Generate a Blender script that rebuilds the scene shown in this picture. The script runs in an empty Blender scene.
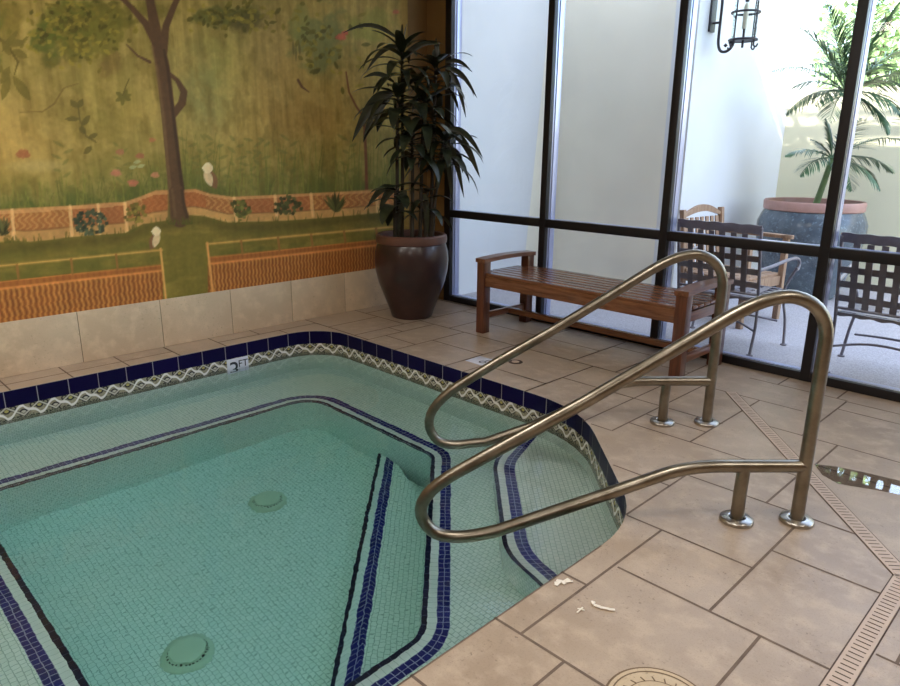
import bpy, bmesh, math, random
import numpy as np
from mathutils import Vector, Matrix
random.seed(7); rng = np.random.RandomState(11)
S = bpy.context.scene
C = S.collection
PI = math.pi

# ------------------------------------------------------------------ camera model (900x686)
F, PITCH, ROLL, YAW = 693.66, 0.27708, 0.00978, -PI/4
CAM = np.array([0.0, 0.0, 1.6]); CX, CY = 450.0, 343.0
_cy, _sy, _cp, _sp = math.cos(YAW), math.sin(YAW), math.cos(PITCH), math.sin(PITCH)
_f = np.array([_sy*_cp, _cy*_cp, -_sp]); _r = np.array([_cy, -_sy, 0.0]); _u = np.cross(_r, _f)
_c, _s = math.cos(ROLL), math.sin(ROLL)
_r2 = _c*_r + _s*_u; _u2 = -_s*_r + _c*_u
CM = np.array([_r2, -_u2, _f])
def ray(x, y): return CM.T @ np.array([(x-CX)/F, (y-CY)/F, 1.0])
def at_z(x, y, z=0.0):
    d = ray(x, y); return CAM + d*(z-CAM[2])/d[2]
def at_x(x, y, X):
    d = ray(x, y); return CAM + d*X/d[0]
def at_y(x, y, Y):
    d = ray(x, y); return CAM + d*Y/d[1]
def at_n(x, y, n, c):
    n = np.array(n, float); d = ray(x, y); return CAM + d*((c-n@CAM)/(n@d))
def to_px(P):
    q = (np.asarray(P)-CAM) @ CM.T
    return CX+F*q[..., 0]/q[..., 2], CY+F*q[..., 1]/q[..., 2]

cam = bpy.data.cameras.new('camera'); co = bpy.data.objects.new('camera', cam); C.objects.link(co)
cam.sensor_width = 36; cam.sensor_fit = 'HORIZONTAL'; cam.lens = F/900*36; cam.clip_start = 0.02; cam.clip_end = 300
m4 = Matrix.Identity(4)
for i in range(3):
    m4[i][0] = _r2[i]; m4[i][1] = _u2[i]; m4[i][2] = -_f[i]; m4[i][3] = CAM[i]
co.matrix_world = m4
S.camera = co

# ------------------------------------------------------------------ colour and node helpers
def lin1(c): c /= 255.0; return c/12.92 if c <= .04045 else ((c+.055)/1.055)**2.4
def rgb(r, g, b): return (lin1(r), lin1(g), lin1(b), 1.0)
class N:
    """small node-tree writer"""
    def __init__(s, name):
        s.m = bpy.data.materials.new(name); s.m.use_nodes = True
        s.t = s.m.node_tree; s.t.nodes.clear()
        s.out = s.t.nodes.new('ShaderNodeOutputMaterial')
    def n(s, typ, **k):
        nd = s.t.nodes.new(typ)
        for a, b in k.items(): setattr(nd, a, b)
        return nd
    def put(s, sock, v):
        if hasattr(v, 'is_output') or isinstance(v, bpy.types.NodeSocket): s.t.links.new(v, sock)
        elif v is not None: sock.default_value = v
    def math(s, op, a, b=None, c=None, clamp=False):
        nd = s.n('ShaderNodeMath', operation=op); nd.use_clamp = clamp
        s.put(nd.inputs[0], a)
        if b is not None: s.put(nd.inputs[1], b)
        if c is not None: s.put(nd.inputs[2], c)
        return nd.outputs[0]
    def mix(s, f, a, b, mode='MIX'):
        nd = s.n('ShaderNodeMix', data_type='RGBA', blend_type=mode)
        s.put(nd.inputs[0], f); s.put(nd.inputs[6], a); s.put(nd.inputs[7], b)
        return nd.outputs[2]
    def ramp(s, v, stops):
        nd = s.n('ShaderNodeValToRGB'); e = nd.color_ramp.elements
        while len(e) < len(stops): e.new(.5)
        for i, (p, c) in enumerate(stops): e[i].position = p; e[i].color = c
        s.put(nd.inputs[0], v); return nd.outputs[0]
    def step(s, v, a, b):
        nd = s.n('ShaderNodeMapRange', interpolation_type='SMOOTHSTEP')
        s.put(nd.inputs[0], v); nd.inputs[1].default_value = a; nd.inputs[2].default_value = b
        return nd.outputs[0]
    def obj(s): return s.n('ShaderNodeTexCoord').outputs['Object']
    def uv(s): return s.n('ShaderNodeTexCoord').outputs['UV']
    def geo(s): return s.n('ShaderNodeNewGeometry').outputs['Position']
    def scale(s, vec, sx, sy, sz):
        nd = s.n('ShaderNodeMapping'); s.put(nd.inputs[0], vec); nd.inputs['Scale'].default_value = (sx, sy, sz); return nd.outputs[0]
    def noise(s, vec, sc, det=4, rough=.55, out=0, dist=0):
        nd = s.n('ShaderNodeTexNoise'); s.put(nd.inputs['Vector'], vec)
        nd.inputs['Scale'].default_value = sc; nd.inputs['Detail'].default_value = det
        nd.inputs['Roughness'].default_value = rough; nd.inputs['Distortion'].default_value = dist
        return nd.outputs[out]
    def bump(s, h, st=.3, d=.01):
        nd = s.n('ShaderNodeBump'); s.put(nd.inputs['Height'], h)
        nd.inputs['Strength'].default_value = st; nd.inputs['Distance'].default_value = d; return nd.outputs[0]
    def pbr(s, col, rough=.5, metal=0.0, spec=.5, normal=None, coat=0.0):
        nd = s.n('ShaderNodeBsdfPrincipled')
        s.put(nd.inputs['Base Color'], col); s.put(nd.inputs['Roughness'], rough)
        nd.inputs['Metallic'].default_value = metal; nd.inputs['Specular IOR Level'].default_value = spec
        nd.inputs['Coat Weight'].default_value = coat; nd.inputs['Coat Roughness'].default_value = .08
        if normal is not None: s.put(nd.inputs['Normal'], normal)
        s.t.links.new(nd.outputs[0], s.out.inputs[0]); return nd
def plain(name, col, rough=.5, metal=0, var=.12, sc=6, spec=.5, coat=0, bump=0):
    m = N(name); p = m.obj(); nz = m.noise(p, sc)
    dark = tuple(c*(1-var) for c in col[:3])+(1,); lite = tuple(min(1, c*(1+var)) for c in col[:3])+(1,)
    colr = m.ramp(nz, [(.3, dark), (.7, lite)])
    nm = m.bump(m.noise(p, sc*8), bump, .004) if bump else None
    m.pbr(colr, rough, metal, spec, nm, coat); return m.m

# ------------------------------------------------------------------ materials
def mat_stone(name, base, dark, pit):
    m = N(name); p = m.geo()
    big = m.noise(p, 1.6, 3); mid = m.noise(p, 9, 5, .6); fine = m.noise(p, 60, 4, .7)
    c = m.ramp(big, [(.3, dark), (.68, base)])
    c = m.mix(m.step(mid, .42, .72), c, tuple(min(1, v*1.10) for v in base[:3])+(1,))
    c = m.mix(m.math('MULTIPLY', m.step(m.noise(p, 150, 3, .7), .5, .7), .22), c, pit)
    pits = m.math('MULTIPLY', m.step(fine, .57, .70), m.step(m.noise(p, 5, 2), .42, .62))
    c = m.mix(m.math('MULTIPLY', pits, .7), c, pit)
    h = m.math('SUBTRACT', m.math('MULTIPLY', mid, .4), pits)
    m.pbr(c, m.math('ADD', m.math('MULTIPLY', mid, .25), .28), 0, .4, m.bump(h, .25, .004)); return m.m
M_floor = mat_stone('deck_stone', rgb(181, 161, 140), rgb(158, 137, 116), rgb(98, 80, 66))
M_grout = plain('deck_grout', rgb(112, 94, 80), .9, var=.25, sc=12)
M_base = mat_stone('wall_stone', rgb(214, 192, 162), rgb(198, 174, 144), rgb(165, 145, 118))
M_ceil = plain('ceiling_paint', rgb(225, 218, 205), .9, var=.02)
M_brownwall = plain('brown_wall_paint', rgb(140, 108, 62), .75, var=.12, sc=3)
M_roomwall = plain('tan_wall_paint', rgb(150, 118, 80), .8, var=.05, sc=2)
M_black = plain('dark_bronze_metal', rgb(30, 28, 32), .42, .2, var=.1)
M_frame_sheen = plain('frame_painted_sky_sheen', rgb(172, 176, 205), .32, .55, var=.06)  # sky reflection on the dark outer frames put into a pale lavender colour
M_white = plain('white_patio_stucco', rgb(226, 227, 228), .9, var=.03, sc=2, bump=.15)
M_cream = plain('cream_patio_stucco', rgb(246, 240, 222), .9, var=.04, sc=2, bump=.15)
M_yellow = plain('pale_yellow_stucco', rgb(228, 222, 192), .9, var=.04, sc=2, bump=.15)
def mat_conc():
    m = N('patio_concrete'); p = m.geo()
    f = m.noise(p, 90, 3, .7); b = m.noise(p, 2.2, 3)
    c = m.ramp(f, [(.32, rgb(150, 146, 150)), (.66, rgb(206, 202, 206))])
    c = m.mix(m.math('MULTIPLY', b, .3), c, rgb(160, 152, 150)); m.pbr(c, .85, 0, .3); return m.m
M_conc = mat_conc()
def mat_wood(name, a, b, rough=.35, axis=0, coat=.2):
    m = N(name); p = m.obj()
    s = [14, 14, 14]; s[axis] = 1.2
    g = m.noise(m.scale(p, *s), 3.0, 5, .6, dist=.4); g2 = m.noise(m.scale(p, *[v*4 for v in s]), 4.0, 3)
    c = m.ramp(g, [(.3, a), (.7, b)]); c = m.mix(m.math('MULTIPLY', g2, .25), c, a)
    m.pbr(c, rough, 0, .5, m.bump(g2, .08, .002), coat); return m.m
M_woodx = mat_wood('varnished_teak_x', rgb(90, 54, 36), rgb(150, 102, 70), .24, 0)
M_woody = mat_wood('varnished_teak_y', rgb(88, 52, 35), rgb(146, 96, 66), .3, 1)
M_woodz = mat_wood('varnished_teak_z', rgb(74, 42, 29), rgb(118, 70, 48), .32, 2)
M_tan = mat_wood('weathered_teak', rgb(136, 106, 84), rgb(182, 150, 122), .6, 2, 0)
def mat_steel():
    m = N('brushed_stainless_steel'); p = m.obj()
    nz = m.noise(p, 9, 4); st = m.noise(p, 160, 2)
    c = m.ramp(nz, [(.3, rgb(122, 113, 99)), (.7, rgb(160, 152, 138))])
    m.pbr(c, m.math('ADD', m.math('MULTIPLY', st, .12), .26), 1.0, .5, m.bump(st, .03, .001)); return m.m
M_steel = mat_steel()
M_flange = plain('flange_steel', rgb(178, 172, 164), .3, 1.0, var=.08)
M_navy = None
# --- pool tiles, mapped in metres (u along the wall, v upward)
def tile_uv(name, cell, colA, colB, grout, gw, offs=.5, rough=.18, spec=.5):
    m = N(name); b = m.n('ShaderNodeTexBrick'); m.put(b.inputs['Vector'], m.uv())
    b.offset = offs; b.squash = 1; b.inputs['Scale'].default_value = 1.0
    b.inputs['Color1'].default_value = colA; b.inputs['Color2'].default_value = colB; b.inputs['Mortar'].default_value = grout
    b.inputs['Mortar Size'].default_value = gw; b.inputs['Mortar Smooth'].default_value = .2
    b.inputs['Brick Width'].default_value = cell[0]; b.inputs['Row Height'].default_value = cell[1]
    nz = m.noise(m.uv(), 2.0, 2); c = m.mix(m.math('MULTIPLY', nz, .16), b.outputs[0], tuple(v*.8 for v in colA[:3])+(1,))
    m.pbr(c, rough, 0, spec, m.bump(m.math('SUBTRACT', 1.0, b.outputs[1]), .2, .003)); return m.m
M_mos = tile_uv('pale_green_mosaic', (.0285, .027), rgb(234, 240, 230), rgb(222, 232, 220), rgb(172, 188, 174), .0019)
M_mosw = tile_uv('white_mosaic', (.034, .034), rgb(232, 236, 228), rgb(222, 228, 220), rgb(190, 200, 190), .0018)
M_mosn = tile_uv('navy_mosaic', (.036, .031), rgb(22, 22, 92), rgb(30, 28, 110), rgb(150, 150, 180), .0022, 0)
M_mosd = tile_uv('black_navy_mosaic', (.060, .060), rgb(14, 12, 40), rgb(20, 18, 52), rgb(70, 74, 100), .0018, 0, .5, .15)
M_navy = tile_uv('navy_edge_tile', (.198, .40), rgb(20, 13, 62), rgb(15, 10, 50), rgb(160, 154, 158), .0030, 0, .38, .12)
def mat_pattern():
    m = N('patterned_waterline_tile'); sx = m.n('ShaderNodeSeparateXYZ'); m.put(sx.inputs[0], m.uv())
    u = m.math('FRACT', m.math('DIVIDE', sx.outputs[0], .198))
    v = m.math('DIVIDE', m.math('ADD', sx.outputs[1], .265), .15)          # 0 bottom .. 1 top
    tri = m.math('SUBTRACT', 1.0, m.math('MULTIPLY', m.math('ABSOLUTE', m.math('SUBTRACT', u, .5)), 2.0))   # peak mid tile
    wob = m.math('MULTIPLY', m.math('SINE', m.math('MULTIPLY', u, 4*PI)), .07)
    dz = m.math('ABSOLUTE', m.math('SUBTRACT', m.math('ADD', v, wob), m.math('ADD', m.math('MULTIPLY', tri, .50), .46)))
    line = m.math('SUBTRACT', 1.0, m.step(dz, .045, .085))
    dz2 = m.math('ABSOLUTE', m.math('SUBTRACT', v, m.math('SUBTRACT', 1.0, m.math('MULTIPLY', tri, .5))))
    line2 = m.math('SUBTRACT', 1.0, m.step(dz2, .03, .06)); halo = m.math('SUBTRACT', 1.0, m.step(dz2, .06, .11))
    def ring(cu, cv, r, w):
        du = m.math('SUBTRACT', m.math('FRACT', m.math('ADD', u, .5-cu+1)), .5)
        dv = m.math('MULTIPLY', m.math('SUBTRACT', v, cv), .76)
        d = m.math('SQRT', m.math('ADD', m.math('MULTIPLY', du, du), m.math('MULTIPLY', dv, dv)))
        return m.math('SUBTRACT', 1.0, m.step(m.math('ABSOLUTE', m.math('SUBTRACT', d, r)), w*.6, w)), m.math('SUBTRACT', 1.0, m.step(d, r*.8, r))
    r1, d1 = ring(0.0, .86, .10, .035); r2, d2 = ring(.5, .60, .12, .035); r3, _ = ring(.20, .90, .075, .03); r4, _ = ring(.80, .90, .075, .03)
    c = m.mix(m.noise(m.uv(), 60, 3), rgb(92, 86, 66), rgb(190, 182, 156))
    c = m.mix(d1, c, rgb(176, 166, 104)); c = m.mix(d2, c, rgb(190, 184, 166))
    for rr in (r1, r2, r3, r4): c = m.mix(m.math('MULTIPLY', rr, .9), c, rgb(34, 34, 46))
    lowm = m.math('SUBTRACT', 1.0, m.step(v, .46, .54)); c = m.mix(lowm, c, m.mix(m.step(m.noise(m.uv(), 95, 2), .42, .58), rgb(52, 52, 50), rgb(150, 146, 124)))
    c = m.mix(m.math('MULTIPLY', halo, .8), c, rgb(44, 42, 50)); c = m.mix(m.math('MULTIPLY', line2, .85), c, rgb(206, 200, 184))
    c = m.mix(line, c, rgb(232, 228, 222))
    m.pbr(c, .2, 0, .5); return m.m
M_pat = mat_pattern()
M_marker = plain('white_marker_tile', rgb(222, 224, 236), .2, var=.02)
M_ink = plain('black_ink', rgb(26, 28, 40), .4, var=.1)
M_drainc = plain('pale_drain_plastic', rgb(196, 206, 180), .4, var=.05)
M_slot = plain('dark_slot', rgb(24, 28, 22), .8)
def mat_water():
    m = N('spa_water'); g = m.n('ShaderNodeBsdfGlass'); g.inputs['IOR'].default_value = 1.33; g.inputs['Roughness'].default_value = 0.0
    g.inputs['Color'].default_value = (1, 1, 1, 1)
    p = m.geo(); h = m.math('ADD', m.noise(p, 5, 2, .5), m.math('MULTIPLY', m.noise(p, 17, 2, .5), .3))
    m.put(g.inputs['Normal'], m.bump(h, .05, .05))
    m.t.links.new(g.outputs[0], m.out.inputs[0])
    a = m.n('ShaderNodeVolumeAbsorption'); a.inputs['Color'].default_value = (.18, .90, .955, 1); a.inputs['Density'].default_value = .40
    m.t.links.new(a.outputs[0], m.out.inputs[1]); return m.m
M_water = mat_water()
def mat_pane(name, tint=(.97, .985, .99, 1), f=.04):
    m = N(name); t = m.n('ShaderNodeBsdfTransparent'); t.inputs[0].default_value = tint
    g = m.n('ShaderNodeBsdfGlossy'); g.inputs['Roughness'].default_value = .0
    fr = m.n('ShaderNodeFresnel'); fr.inputs[0].default_value = 1.35
    mx = m.n('ShaderNodeMixShader'); m.put(mx.inputs[0], m.math('MULTIPLY', fr.outputs[0], .6)); m.t.links.new(t.outputs[0], mx.inputs[1]); m.t.links.new(g.outputs[0], mx.inputs[2])
    m.t.links.new(mx.outputs[0], m.out.inputs[0]); return m.m
M_pane = mat_pane('window_glass')
M_puddle = mat_pane('puddle_water', (.94, .92, .90, 1))
def mat_glaze(name, a, b, rough, speck=None):
    m = N(name); p = m.obj(); nz = m.noise(p, 4, 5, .6); c = m.ramp(nz, [(.32, a), (.68, b)])
    if speck: c = m.mix(m.step(m.noise(p, 26, 4, .7), .55, .66), c, speck)
    m.pbr(c, rough, 0, .5, m.bump(m.noise(p, 12, 3), .05, .01), .15); return m.m
M_pot = mat_glaze('dark_brown_glaze', rgb(44, 30, 30), rgb(66, 44, 40), .28)
M_potrim = mat_glaze('brown_rim_glaze', rgb(82, 54, 46), rgb(110, 74, 62), .4)
M_bluepot = mat_glaze('blue_grey_glaze', rgb(66, 76, 86), rgb(100, 112, 122), .2, rgb(118, 134, 146))
M_terra = mat_glaze('terracotta_rim', rgb(160, 118, 106), rgb(186, 146, 134), .55)
M_soil = plain('potting_soil', rgb(50, 38, 28), .95, var=.35, sc=30, bump=.5)
def mat_leaf(name, a, b, rough=.35, sc=9):
    m = N(name); p = m.obj(); c = m.ramp(m.noise(m.scale(p, 1, 1, 1), sc, 3), [(.3, a), (.72, b)])
    nd = m.pbr(c, rough, 0, .5); nd.inputs['Subsurface Weight'].default_value = 0; return m.m
M_drac = mat_leaf('dracaena_leaf', rgb(28, 34, 22), rgb(58, 64, 44), .3)
M_cane = plain('dracaena_cane', rgb(52, 44, 30), .8, var=.3, sc=20)
M_palm = mat_leaf('palm_leaf', rgb(52, 84, 60), rgb(100, 132, 92), .35, 5)
M_palmstem = plain('palm_stem', rgb(108, 134, 84), .6, var=.2, sc=12)
M_tree = mat_leaf('tree_leaf', rgb(124, 158, 104), rgb(188, 212, 152), .5, 3)
M_bark = plain('tree_bark', rgb(96, 80, 62), .9, var=.3, sc=10)
M_iron = plain('dark_wrought_iron', rgb(52, 50, 56), .45, .3, var=.12)
M_strap = plain('woven_metal_strap', rgb(122, 117, 124), .36, .3, var=.15, sc=14)
M_lampglass = mat_pane('lantern_glass', (.93, .95, .93, 1))
M_candle = plain('cream_lamp_tube', rgb(232, 226, 205), .5, var=.03)
M_grate = plain('beige_drain_plastic', rgb(196, 172, 150), .5, var=.06)
M_lid = mat_stone('cream_cover_plastic', rgb(200, 178, 146), rgb(188, 164, 132), rgb(140, 118, 92))
M_groove = plain('brown_groove', rgb(84, 66, 54), .8)
M_flake = plain('white_paint_flake', rgb(238, 228, 212), .8, var=.06)

# ------------------------------------------------------------------ mesh helpers
class MB:
    def __init__(s): s.v = []; s.f = []; s.mi = []; s.uvs = []; s.cur = 0
    def add(s, verts, faces, uvs=None):
        o = len(s.v); s.v += [tuple(map(float, p)) for p in verts]
        for k, f in enumerate(faces):
            s.f.append([i+o for i in f]); s.mi.append(s.cur); s.uvs.append(uvs[k] if uvs else None)
        return s
    def quad(s, a, b, c, d, uv=None): return s.add([a, b, c, d], [(0, 1, 2, 3)], [uv] if uv else None)
    def box(s, lo, hi, bev=0.0, M=None):
        if bev <= 0:
            x0, y0, z0 = lo; x1, y1, z1 = hi
            vs = [(x0, y0, z0), (x1, y0, z0), (x1, y1, z0), (x0, y1, z0), (x0, y0, z1), (x1, y0, z1), (x1, y1, z1), (x0, y1, z1)]
            fs = [(3, 2, 1, 0), (4, 5, 6, 7), (0, 1, 5, 4), (1, 2, 6, 5), (2, 3, 7, 6), (3, 0, 4, 7)]
        else:
            b = bmesh.new(); bmesh.ops.create_cube(b, size=1)
            for v in b.verts: v.co = Vector([(lo[i]+hi[i])/2+v.co[i]*(hi[i]-lo[i]) for i in range(3)])
            bmesh.ops.bevel(b, geom=b.edges[:], offset=bev, segments=2, profile=.6, affect='EDGES')
            b.verts.index_update(); vs = [v.co.copy() for v in b.verts]; fs = [[v.index for v in f.verts] for f in b.faces]; b.free()
        if M is not None: vs = [M @ Vector(v) for v in vs]
        return s.add(vs, fs)
    def bar(s, a, b, w, h, bev=0.0, up=(0, 0, 1)):
        a, b = Vector(a), Vector(b); d = (b-a); L = d.length; d.normalize()
        u = Vector(up); sd = d.cross(u)
        if sd.length < 1e-4: sd = d.cross(Vector((1, 0, 0)))
        sd.normalize(); u = sd.cross(d)
        M = Matrix((( d.x, sd.x, u.x, a.x), (d.y, sd.y, u.y, a.y), (d.z, sd.z, u.z, a.z), (0, 0, 0, 1)))
        return s.box((0, -w/2, -h/2), (L, w/2, h/2), bev, M)
    def tube(s, pts, r, n=12, cap=True, closed=False):
        P = [Vector(p) for p in pts]; k = len(P); rr = r if hasattr(r, '__len__') else [r]*k
        T = []
        for i in range(k):
            a = P[(i-1) % k] if (i > 0 or closed) else P[0]; b = P[(i+1) % k] if (i < k-1 or closed) else P[-1]
            T.append((b-a).normalized())
        nrm = T[0].orthogonal().normalized(); vs = []
        for i in range(k):
            nrm = (nrm - T[i]*nrm.dot(T[i])).normalized(); bn = T[i].cross(nrm)
            for j in range(n):
                a = 2*PI*j/n; vs.append(P[i]+(nrm*math.cos(a)+bn*math.sin(a))*rr[i])
        fs = []
        for i in range(k if closed else k-1):
            for j in range(n):
                i2 = (i+1) % k; fs.append((i*n+j, i*n+(j+1) % n, i2*n+(j+1) % n, i2*n+j))
        if cap and not closed: fs += [tuple(range(n-1, -1, -1)), tuple((k-1)*n+j for j in range(n))]
        return s.add(vs, fs)
    def lathe(s, prof, c=(0, 0, 0), n=40, capb=True, capt=False):
        vs = []; k = len(prof)
        for (r, z) in prof:
            for j in range(n): a = 2*PI*j/n; vs.append((c[0]+r*math.cos(a), c[1]+r*math.sin(a), c[2]+z))
        fs = [(i*n+j, i*n+(j+1) % n, (i+1)*n+(j+1) % n, (i+1)*n+j) for i in range(k-1) for j in range(n)]
        if capb: fs.append(tuple(range(n-1, -1, -1)))
        if capt: fs.append(tuple((k-1)*n+j for j in range(n)))
        return s.add(vs, fs)
    def prism(s, poly, z0, z1):
        k = len(poly); vs = [(p[0], p[1], z0) for p in poly]+[(p[0], p[1], z1) for p in poly]
        fs = [tuple(range(k-1, -1, -1)), tuple(range(k, 2*k))]+[(i, (i+1) % k, k+(i+1) % k, k+i) for i in range(k)]
        return s.add(vs, fs)
    def build(s, name, mats, parent=None, smooth=True, ang=.7, loc=None):
        me = bpy.data.meshes.new(name); me.from_pydata(s.v, [], s.f)
        mats = mats if isinstance(mats, (list, tuple)) else [mats]
        for m in mats: me.materials.append(m)
        me.polygons.foreach_set('material_index', s.mi)
        if any(u is not None for u in s.uvs):
            L = me.uv_layers.new(name='UVMap'); i = 0
            for f, u in zip(s.f, s.uvs):
                for k in range(len(f)):
                    L.data[i].uv = u[k] if u is not None else (s.v[f[k]][0], s.v[f[k]][1]); i += 1
        if smooth:
            me.polygons.foreach_set('use_smooth', [True]*len(s.f)); me.set_sharp_from_angle(angle=ang)
        me.update(); o = bpy.data.objects.new(name, me); C.objects.link(o)
        if parent is not None: o.parent = parent
        if loc is not None: o.location = loc
        return o
def tag(o, label=None, cat=None, group=None, kind=None):
    for k, v in (('label', label), ('category', cat), ('group', group), ('kind', kind)):
        if v: o[k] = v
    return o
def thing(name, label, cat, loc=(0, 0, 0), rz=0.0, group=None):
    o = bpy.data.objects.new(name, None); C.objects.link(o); o.empty_display_size = .1
    o.location = loc; o.rotation_euler = (0, 0, rz); return tag(o, label, cat, group)
def struct(mb, name, mats, parent=None, **k):
    o = mb.build(name, mats, parent, **k)
    if parent is None: o['kind'] = 'structure'
    return o
def arc(c, r, a0, a1, n, f): return [f(c[0]+r*math.cos(a0+(a1-a0)*i/n), c[1]+r*math.sin(a0+(a1-a0)*i/n)) for i in range(n+1)]
def smooth_path(pts, sub=6):
    P = [np.array(p, float) for p in pts]; out = []
    for i in range(len(P)-1):
        p0 = P[max(i-1, 0)]; p1 = P[i]; p2 = P[i+1]; p3 = P[min(i+2, len(P)-1)]
        for k in range(sub):
            t = k/sub
            out.append(.5*((2*p1)+(-p0+p2)*t+(2*p0-5*p1+4*p2-p3)*t*t+(-p0+3*p1-3*p2+p3)*t**3))
    out.append(P[-1]); return out

# ------------------------------------------------------------------ pool outlines
def fillet(poly, rad, n=7):
    out = []; k = len(poly)
    for i in range(k):
        p = np.array(poly[i], float); a = np.array(poly[i-1], float)-p; b = np.array(poly[(i+1) % k], float)-p
        a /= np.linalg.norm(a); b /= np.linalg.norm(b); th = math.acos(max(-1, min(1, a@b)))
        r = rad[i]
        if r <= 0: out += [tuple(p)]*(n+1); continue
        d = r/math.tan(th/2); c = p+(a+b)/np.linalg.norm(a+b)*r/math.sin(th/2)
        s0 = p+a*d-c; s1 = p+b*d-c; a0 = math.atan2(s0[1], s0[0]); da = math.atan2(s1[1], s1[0])-a0
        da = (da+PI) % (2*PI)-PI
        out += [(c[0]+r*math.cos(a0+da*j/n), c[1]+r*math.sin(a0+da*j/n)) for j in range(n+1)]
    return out
def five(xl, yb, s, xr, yn, rad, n=7):   # left, back, chamfer x+y=s, right, near
    return fillet([(xl, yn), (xl, yb), (s-yb, yb), (xr, s-xr), (xr, yn)], rad, n)
POOL = five(-5.16, 3.51, 1.195, -1.357, -.05, [.3, .36, .9, .68, .3])
def seat_off(d): return five(-4.515-d, 2.935+d, -.165+d*2**.5, -1.9+d, .60-d, [.2+d, .2+d, .14+d, .2+d, .2+d])
def inside(p, poly):
    x, y = p; r = False; j = len(poly)-1
    for i in range(len(poly)):
        xi, yi = poly[i]; xj, yj = poly[j]
        if (yi > y) != (yj > y) and x < (xj-xi)*(y-yi)/(yj-yi)+xi: r = not r
        j = i
    return r
def clean(poly):
    o = []
    for p in poly:
        if not o or math.hypot(p[0]-o[-1][0], p[1]-o[-1][1]) > 1e-5: o.append(p)
    return o
def wall_band(mb, poly, z0, z1, inward=True):
    P = clean(poly); k = len(P); u = 0.0
    for i in range(k):
        a, b = P[i], P[(i+1) % k]; L = math.hypot(b[0]-a[0], b[1]-a[1])
        uv = [(u, z1), (u+L, z1), (u+L, z0), (u, z0)]
        mb.quad((*a, z1), (*b, z1), (*b, z0), (*a, z0), uv); u += L
def ring_band(mb, A, B, z, v0=0.0, v1=1.0, planar=False):
    k = len(A); u = 0.0
    for i in range(k):
        j = (i+1) % k
        L = math.hypot(A[j][0]-A[i][0], A[j][1]-A[i][1])
        if L < 1e-6 and math.hypot(B[j][0]-B[i][0], B[j][1]-B[i][1]) < 1e-6: continue
        uv = [A[i], A[j], B[j], B[i]] if planar else [(u, v0), (u+L, v0), (u+L, v1), (u, v1)]
        mb.quad((*A[i], z), (*A[j], z), (*B[j], z), (*B[i], z), uv); u += L

# ------------------------------------------------------------------ SETTING: floor with grout
XW, YG = -5.48, 5.13        # tile face of the mural wall, inner face of the glazing
def fill_with_hole(outer, hole, z):
    b = bmesh.new()
    for poly in (outer, hole):
        vs = [b.verts.new((*p, z)) for p in poly]
        for i in range(len(vs)): b.edges.new((vs[i], vs[(i+1) % len(vs)]))
    bmesh.ops.triangle_fill(b, use_beauty=True, edges=b.edges[:])
    for f in b.faces:
        if f.normal.z < 0: f.normal_flip()
    b.verts.index_update(); r = ([v.co.copy() for v in b.verts], [[v.index for v in f.verts] for f in b.faces]); b.free(); return r
fl = MB(); PH = clean(POOL)
fl.add(*fill_with_hole([(-5.6, -4), (3.6, -4), (3.6, 5.28), (-5.6, 5.28)], PH, 0.0))
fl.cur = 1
G = .1945; GX, GY = -.445, 1.595
def gx(i): return GX+G*i
def gy(j): return GY+G*j
edges = []   # ('h', y, x0, x1) / ('v', x, y0, y1)
H_ = lambda y, a, b: edges.append(('h', y, a, b)); V_ = lambda x, a, b: edges.append(('v', x, a, b))
for (y, a, b) in [(2.175, -1.223, -.445), (1.595, -1.36, -.72), (1.988, -1.36, -1.24), (2.555, -1.46, -.845), (2.738, -.845, -.445), (3.13, -1.418, -.60),
                  (2.957, -1.74, -1.418), (3.528, -2.0, -1.02), (3.345, -2.14, -2.0), (4.5, -2.2, -1.326), (4.915, -1.84, -1.19), (4.895, -1.2, .1),
                  (4.705, -1.19, .1), (4.09, -1.40, .1), (3.73, -1.0, .1), (1.20, -1.36, -.3), (3.73, -2.0, -1.6), (3.925, -2.4, -1.59), (2.36, -.36, .2), (3.1, -.36, .4), (2.75, -.3, .4)]: H_(y, a, b)
for (x, a, b) in [(-1.24, 1.595, 2.555), (-.845, 2.175, 3.13), (-.663, 1.595, 2.175), (-1.418, 2.555, 3.13), (-1.995, 3.345, 3.53), (-1.60, 3.528, 4.5), (-1.64, 4.915, 5.13),
                  (-1.254, 4.915, 5.13), (-1.19, 4.09, 4.895), (-1.0, 3.73, 4.09), (-1.058, 1.2, 1.595), (-1.018, 3.13, 3.53), (-1.995, 3.53, 4.5), (-.62, 4.09, 4.7), (-.3, 2.36, 3.73), (-.1, 3.73, 4.09), (-.45, 4.7, 4.9), (-.05, 1.0, 2.36)]: V_(x, a, b)
traced = lambda x, y: (x > -2.1 and 1.1 < y < 5.2 and x < .1)
occ = {}
I0, I1, J0, J1 = -27, 21, -29, 19
sizes = [(3, 2), (3, 2), (2, 3), (3, 3), (4, 3), (2, 2), (4, 2)]
for j in range(J0, J1):
    for i in range(I0, I1):
        if (i, j) in occ or traced(gx(i)+G/2, gy(j)+G/2): continue
        for w, h in random.sample(sizes, len(sizes))+[(2, 1), (1, 2), (1, 1)]:
            cells = [(i+a, j+b) for a in range(w) for b in range(h)]
            if all(c not in occ and not traced(gx(c[0])+G/2, gy(c[1])+G/2) for c in cells): break
        for c in cells: occ[c] = 1
        H_(gy(j), gx(i), gx(i+w)); V_(gx(i), gy(j), gy(j+h)); H_(gy(j+h), gx(i), gx(i+w)); V_(gx(i+w), gy(j), gy(j+h))
GW = .0055
seen = set()
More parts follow.
